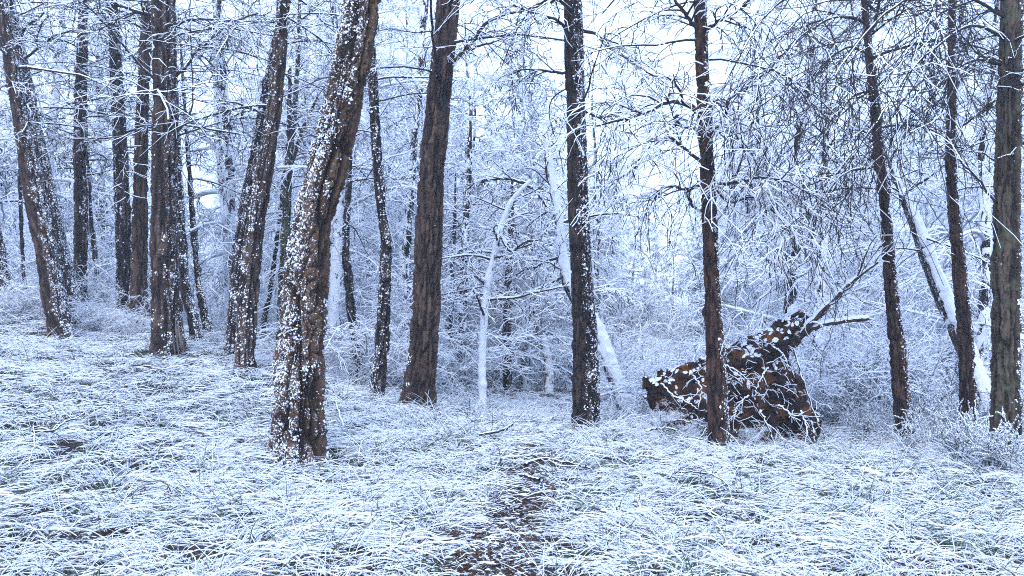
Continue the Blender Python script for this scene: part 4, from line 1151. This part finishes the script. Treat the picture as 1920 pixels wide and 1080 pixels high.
# far wood beyond the single trees
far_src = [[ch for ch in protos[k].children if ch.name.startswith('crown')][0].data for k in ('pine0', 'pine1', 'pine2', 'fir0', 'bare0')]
n = 120
fd = 40 + 32 * rg.random(n); fx = rg.uniform(-0.75, 0.75, n) * fd
fp = 960 + fx / fd * F
ok = ~((fp > 1150) & (fp < 1300))
fx, fd = fx[ok], fd[ok]
fo = gn_scatter('far_woodland', far_src, np.stack([fx, fd, ground_z(fx, fd, False)], -1), np.stack([fx * 0, fx * 0, rg.uniform(0, TAU, len(fx))], -1),
                rg.uniform(0.9, 1.3, len(fx)) * np.where(np.abs(960 + fx / fd * F - 1228) < 60, 0.55, 1.0), rg.integers(0, 5, len(fx)),
                'far snow-covered wood fading into pale blue mist')
fo['category'] = 'woodland'

def grass_clump(seed, n, L0, L1, w, flop, spread, dirn=0.6, snow=1.0, bare=0.1, under=0, droop=1.4, K=6):
    rg = np.random.default_rng(seed)
    a = rg.normal(size=n) * (2.6 * (1 - dirn)) 
    rad = spread * np.sqrt(rg.random(n)); b = rg.uniform(0, TAU, n)
    S = np.stack([rad * np.cos(b), rad * np.sin(b), np.full(n, -0.01)], -1)
    D = np.stack([np.cos(a), np.sin(a), flop * (0.3 + 1.2 * rg.random(n))], -1)
    L = L0 + (L1 - L0) * rg.random(n)
    P = march(S, D, L, K, droop * (0.6 + 0.7 * rg.random(n)), 0.07, rg, 0.06)
    fl = 0.004 + 0.045 * rg.random((n, 1))
    P[..., 2] = np.where(P[..., 2] < fl, fl + 0.15 * np.minimum(P[..., 2], 0) * 0, P[..., 2])
    P[:, 0, 2] = -0.02
    R = (w * (0.4 + 1.5 * rg.random((n, 1)) ** 2)) * np.array([np.linspace(0.8, 0.45, K)])
    mb = MB()
    tubes(mb, P, R, 3, snow, bare, rg, m_under=under, min_hor=0.2)
    return mb.mesh('grass_clump', [M_STRAW, M_SNOW, M_GREEN])

g_src = []
for i in range(5): g_src.append(grass_clump(400 + i, 30, 0.14, 0.44, 0.0037, 0.70, 0.16, 0.55, 0.8, 0.15, 0, 1.9))       # matted strokes
for i in range(3): g_src.append(grass_clump(420 + i, 32, 0.08, 0.28, 0.0035, 1.00, 0.10, 0.0, 0.8, 0.18, 0, 1.8, K=5))        # tufts falling all round
for i in range(2): g_src.append(grass_clump(440 + i, 10, 0.24, 0.46, 0.0028, 1.7, 0.08, 0.2, 0.5, 0.75, 2, 0.7))       # upright green blades
for i in range(2): g_src.append(grass_clump(450 + i, 5, 0.20, 0.50, 0.0020, 1.6, 0.10, 0.1, 0.8, 0.55, 0, 0.6))       # thin dry stalks
for i in range(2): g_src.append(grass_clump(460 + i, 26, 0.06, 0.20, 0.0030, 0.9, 0.14, 0.0, 0.6, 0.85, 2, 1.0, K=4)) # short green and dry underlayer

def scatter_grass(n_near, seed):
    rg = np.random.default_rng(seed)
    X, Y, Kd, Sc = [], [], [], []
    for (y0, y1, dens) in [(3.2, 7.0, 92), (7.0, 11.0, 82), (11.0, 17.0, 45), (17, 34, 8)]:
        m = int(dens * (1.30 * (y1 ** 2 - y0 ** 2) / 2 + 2.4 * (y1 - y0)))
        y = np.sqrt(rg.uniform(y0 ** 2, y1 ** 2, m)); x = rg.uniform(-1, 1, m) * (0.65 * y + 1.2)
        bm = bare_mask(x, y)
        pm = path_mask(x, y, 0.45)
        thin = 0.36 * sstep(0.42, 0.62, fbm(np.stack([x * 2.3, y * 2.3, x * 0], -1), 3, 88))
        keep = rg.random(m) > np.maximum(np.maximum(bm * 0.50, pm * 0.97), thin)
        x, y, bm = x[keep], y[keep], bm[keep]
        k = np.where(rg.random(len(x)) < 0.66, rg.integers(0, 5, len(x)), rg.integers(5, 8, len(x)))
        u = rg.random(len(x))
        k = np.where(u < 0.075, rg.integers(8, 10, len(x)), np.where(u < 0.10, rg.integers(10, 12, len(x)), np.where(u < 0.34, rg.integers(12, 14, len(x)), k)))
        X.append(x); Y.append(y); Kd.append(k); Sc.append(rg.uniform(0.65, 1.15, len(x)) * (1 - 0.35 * bm))
    x, y, k, s = map(np.concatenate, (X, Y, Kd, Sc))
    near = np.zeros(len(x), bool)
    for t_, C_, b_ in TREES.values():
        near |= (x - b_[0]) ** 2 + (y - b_[1]) ** 2 < (C_[2, 3] * 1.1) ** 2
    x, y, k, s = x[~near], y[~near], k[~near], s[~near]
    fa = fbm(np.stack([x * 0.9, y * 0.9, x * 0], -1), 2, 71) * TAU * 2.2
    rz = fa + rg.normal(size=len(x)) * 0.8
    tilt = rg.normal(size=(2, len(x))) * 0.10
    return gn_scatter('snowy_grass', g_src, np.stack([x, y, ground_z(x, y) - 0.01], -1), np.stack([tilt[0], tilt[1], rz], -1), s, k,
                      'long matted grass bent down under snow across the clearing')
gr = scatter_grass(0, 500)
gr['category'] = 'grass'

# path: needles and dead leaves where the snow has been trodden away
def litter_mesh(seed, n=26):
    rg = np.random.default_rng(seed)
    S = np.stack([rg.uniform(-0.12, 0.12, n), rg.uniform(-0.12, 0.12, n), rg.uniform(0.0, 0.02, n)], -1)
    a = rg.uniform(0, TAU, n)
    P = march(S, np.stack([np.cos(a), np.sin(a), rg.normal(size=n) * 0.2], -1), rg.uniform(0.03, 0.09, n), 3, 0.3, 0.2, rg)
    mb = MB()
    tubes(mb, P, (0.0015 + 0.004 * rg.random((n, 1)) ** 2) * np.array([[0.6, 1, 0.4]]), 3, 0.8, 0.66, rg)
    return mb.mesh('litter', [M_LITTER, M_SNOW])
m = 2600
y = np.sqrt(rg.uniform(3.4 ** 2, 9.5 ** 2, m)); x = rg.uniform(-1, 1, m) * (0.6 * y + 0.4)
kp = rg.random(m) < np.clip(bare_mask(x, y), 0, 1)
x2 = np.interp(np.linspace(3.6, 8.8, 500), PATH[:, 1], PATH[:, 0]) + rg.normal(size=500) * 0.18
y2 = np.linspace(3.6, 8.8, 500)
x = np.concatenate([x[kp], x2]); y = np.concatenate([y[kp], y2])
li = gn_scatter('leaf_litter', [litter_mesh(600 + i) for i in range(4)], np.stack([x, y, ground_z(x, y) + 0.002], -1),
                np.stack([x * 0, x * 0, rg.uniform(0, TAU, len(x))], -1), rg.uniform(0.7, 1.2, len(x)), rg.integers(0, 4, len(x)),
                'brown needles and leaf litter with specks of snow on the trodden path')
li['category'] = 'leaf litter'

# ------------------------------------------------------------------ fallen sticks and seedlings lying in the grass
def gpix(px, py, d_guess=8.0):
    """the point of the ground seen at a pixel"""
    d = np.linspace(3.0, 16, 1400)
    X = (px - 960) / F * d; Z = EYE - (py - 540) / F * d
    g = ground_z(X, d)
    i = np.argmax(Z <= g)
    return np.array([X[i], d[i], g[i]])

def stick(label, pts, r0, r1, seed, n2=0, l2=0.3, lift=0.06, snow=0.6, name='fallen_branch', cat='fallen branch', m=M_TWIG):
    W = np.array([gpix(*p[:2]) + np.array([0, 0, (p[2] if len(p) > 2 else lift)]) for p in pts])
    base = W[0].copy()
    rg = np.random.default_rng(seed)
    rows = np.concatenate([W - base, np.linspace(r0, r1, len(W))[:, None]], 1)
    Cc, _ = catmull(rows, 18)
    P = Cc[None, :, :3] + rg.normal(size=(1, 18, 3)) * 0.004; R = Cc[None, :, 3]
    mb = MB(); tubes(mb, P, R, 7, snow, 0, rg)
    if n2:
        s, dd, pr, tt = spawn(P, R, n2, 0.2, 1, 0.7, rg, 0.8)
        P2 = march(s, dd + np.array([0, 0, 0.15]), l2 * (0.4 + rg.random(len(s))), 7, 0.1, 0.12, rg, 0.05)
        tubes(mb, P2, np.clip(pr * 0.6, 0.0025, 0.01)[:, None] * np.linspace(1, 0.5, 7)[None], 4, snow, 0.3, rg)
    return tag(link(name, mb.mesh(name, [m, M_SNOW]), None, base), label, cat)

stick('dark stick lying upslope left of the path, curved like a brow', [(898, 834), (925, 829), (945, 821), (961, 811)], 0.009, 0.014, 1, 0, lift=0.09)
stick('long dark branch lying across the top of the trodden path', [(985, 883, 0.05), (1015, 878, 0.08), (1040, 881, 0.08), (1075, 885, 0.07), (1112, 894, 0.06)], 0.016, 0.007, 2, 3, 0.3, snow=0.3)
stick('short rotten stick lying in the trodden path below the long branch', [(975, 902), (990, 906), (1012, 913)], 0.016, 0.011, 3, 0, lift=0.05, snow=0.2)
stick('stubby dark twig right of the short rotten stick', [(1060, 916), (1075, 913)], 0.009, 0.006, 4, 0, lift=0.07, snow=0.2)
stick('thin forked twig rising from the grass below the slim red-brown pine', [(1255, 917, 0.08), (1272, 892, 0.10), (1300, 882, 0.20), (1325, 862, 0.30)], 0.006, 0.003, 5, 4, 0.3, snow=0.3)
stick('long thin bent twig in the grass right of the thin forked twig', [(1265, 910, 0.10), (1310, 920, 0.14), (1345, 930, 0.14), (1378, 948, 0.10)], 0.005, 0.003, 6, 4, 0.2, snow=0.6)
stick('fine twig arching over snow under the root plate hollow', [(1380, 895, 0.08), (1420, 905, 0.14), (1460, 915, 0.10)], 0.006, 0.003, 7, 3, 0.2, snow=0.5)
stick('pale snowy branch lying on the slope beside the kinked pine', [(628, 770, 0.12), (634, 790, 0.12), (645, 812, 0.06)], 0.006, 0.010, 8, 0, snow=1.0)
stick('long thin twig reaching over the grass left of the path head', [(790, 775, 0.1), (830, 800, 0.14), (870, 828, 0.12), (875, 834, 0.1)], 0.006, 0.004, 9, 3, 0.25, snow=0.8)
stick('hooked dark twig in the grass right of the kinked pine', [(672, 873, 0.03), (678, 860, 0.14), (698, 853, 0.2)], 0.006, 0.004, 10, 0, snow=0.3)
stick('snow-topped branch lying on the left slope', [(60, 828, 0.08), (100, 830, 0.10), (125, 815, 0.12), (150, 808, 0.10)], 0.008, 0.005, 11, 3, 0.3, snow=0.8)
stick('thin dark arched twig on the left slope below the snow-topped branch', [(52, 888, 0.05), (64, 870, 0.16), (62, 850, 0.22), (55, 838, 0.15)], 0.005, 0.003, 12, 0, snow=0.3)
stick('short thick log with ringed bark half sunk in snow before the low shrubs', [(1588, 886, 0.0), (1615, 889, 0.01), (1640, 896, 0.01), (1660, 902, 0.0)], 0.05, 0.045, 13, 0, snow=0.25, name='fallen_log', cat='log', m=M_ROOT)
stick('small upright dead twig below the half-sunk log', [(1672, 960, 0.02), (1672, 940, 0.12), (1673, 935, 0.24)], 0.006, 0.003, 14, 3, 0.12, snow=0.2)
stick('forked dead twig sticking from the foreground grass right of the path', [(1632, 1025, 0.02), (1632, 1015, 0.12), (1638, 1005, 0.16)], 0.006, 0.003, 15, 3, 0.14, snow=0.2)

# ------------------------------------------------------------------ air
x0, x1, y0, y1, z0, z1 = -152, 152, -42, 162, float(GZ.min()) - 1.0, 17.5
hv = np.array([(x, y, z) for z in (z0, z1) for y in (y0, y1) for x in (x0, x1)])
hq = np.array([(0, 2, 3, 1), (4, 5, 7, 6), (0, 1, 5, 4), (2, 6, 7, 3), (0, 4, 6, 2), (1, 3, 7, 5)])
hm = bpy.data.materials.new('haze'); hm.use_nodes = True
hm.node_tree.nodes.clear()
ho = hm.node_tree.nodes.new('ShaderNodeOutputMaterial')
pv = hm.node_tree.nodes.new('ShaderNodeVolumePrincipled')
pv.inputs['Color'].default_value = (0.86, 0.93, 1.0, 1)
pv.inputs['Density'].default_value = 0.0032
pv.inputs['Anisotropy'].default_value = 0.1
hm.node_tree.links.new(pv.outputs[0], ho.inputs['Volume'])
haze = link('haze', build_mesh('haze', hv, hq, [hm], smooth=False))
haze['kind'] = 'stuff'
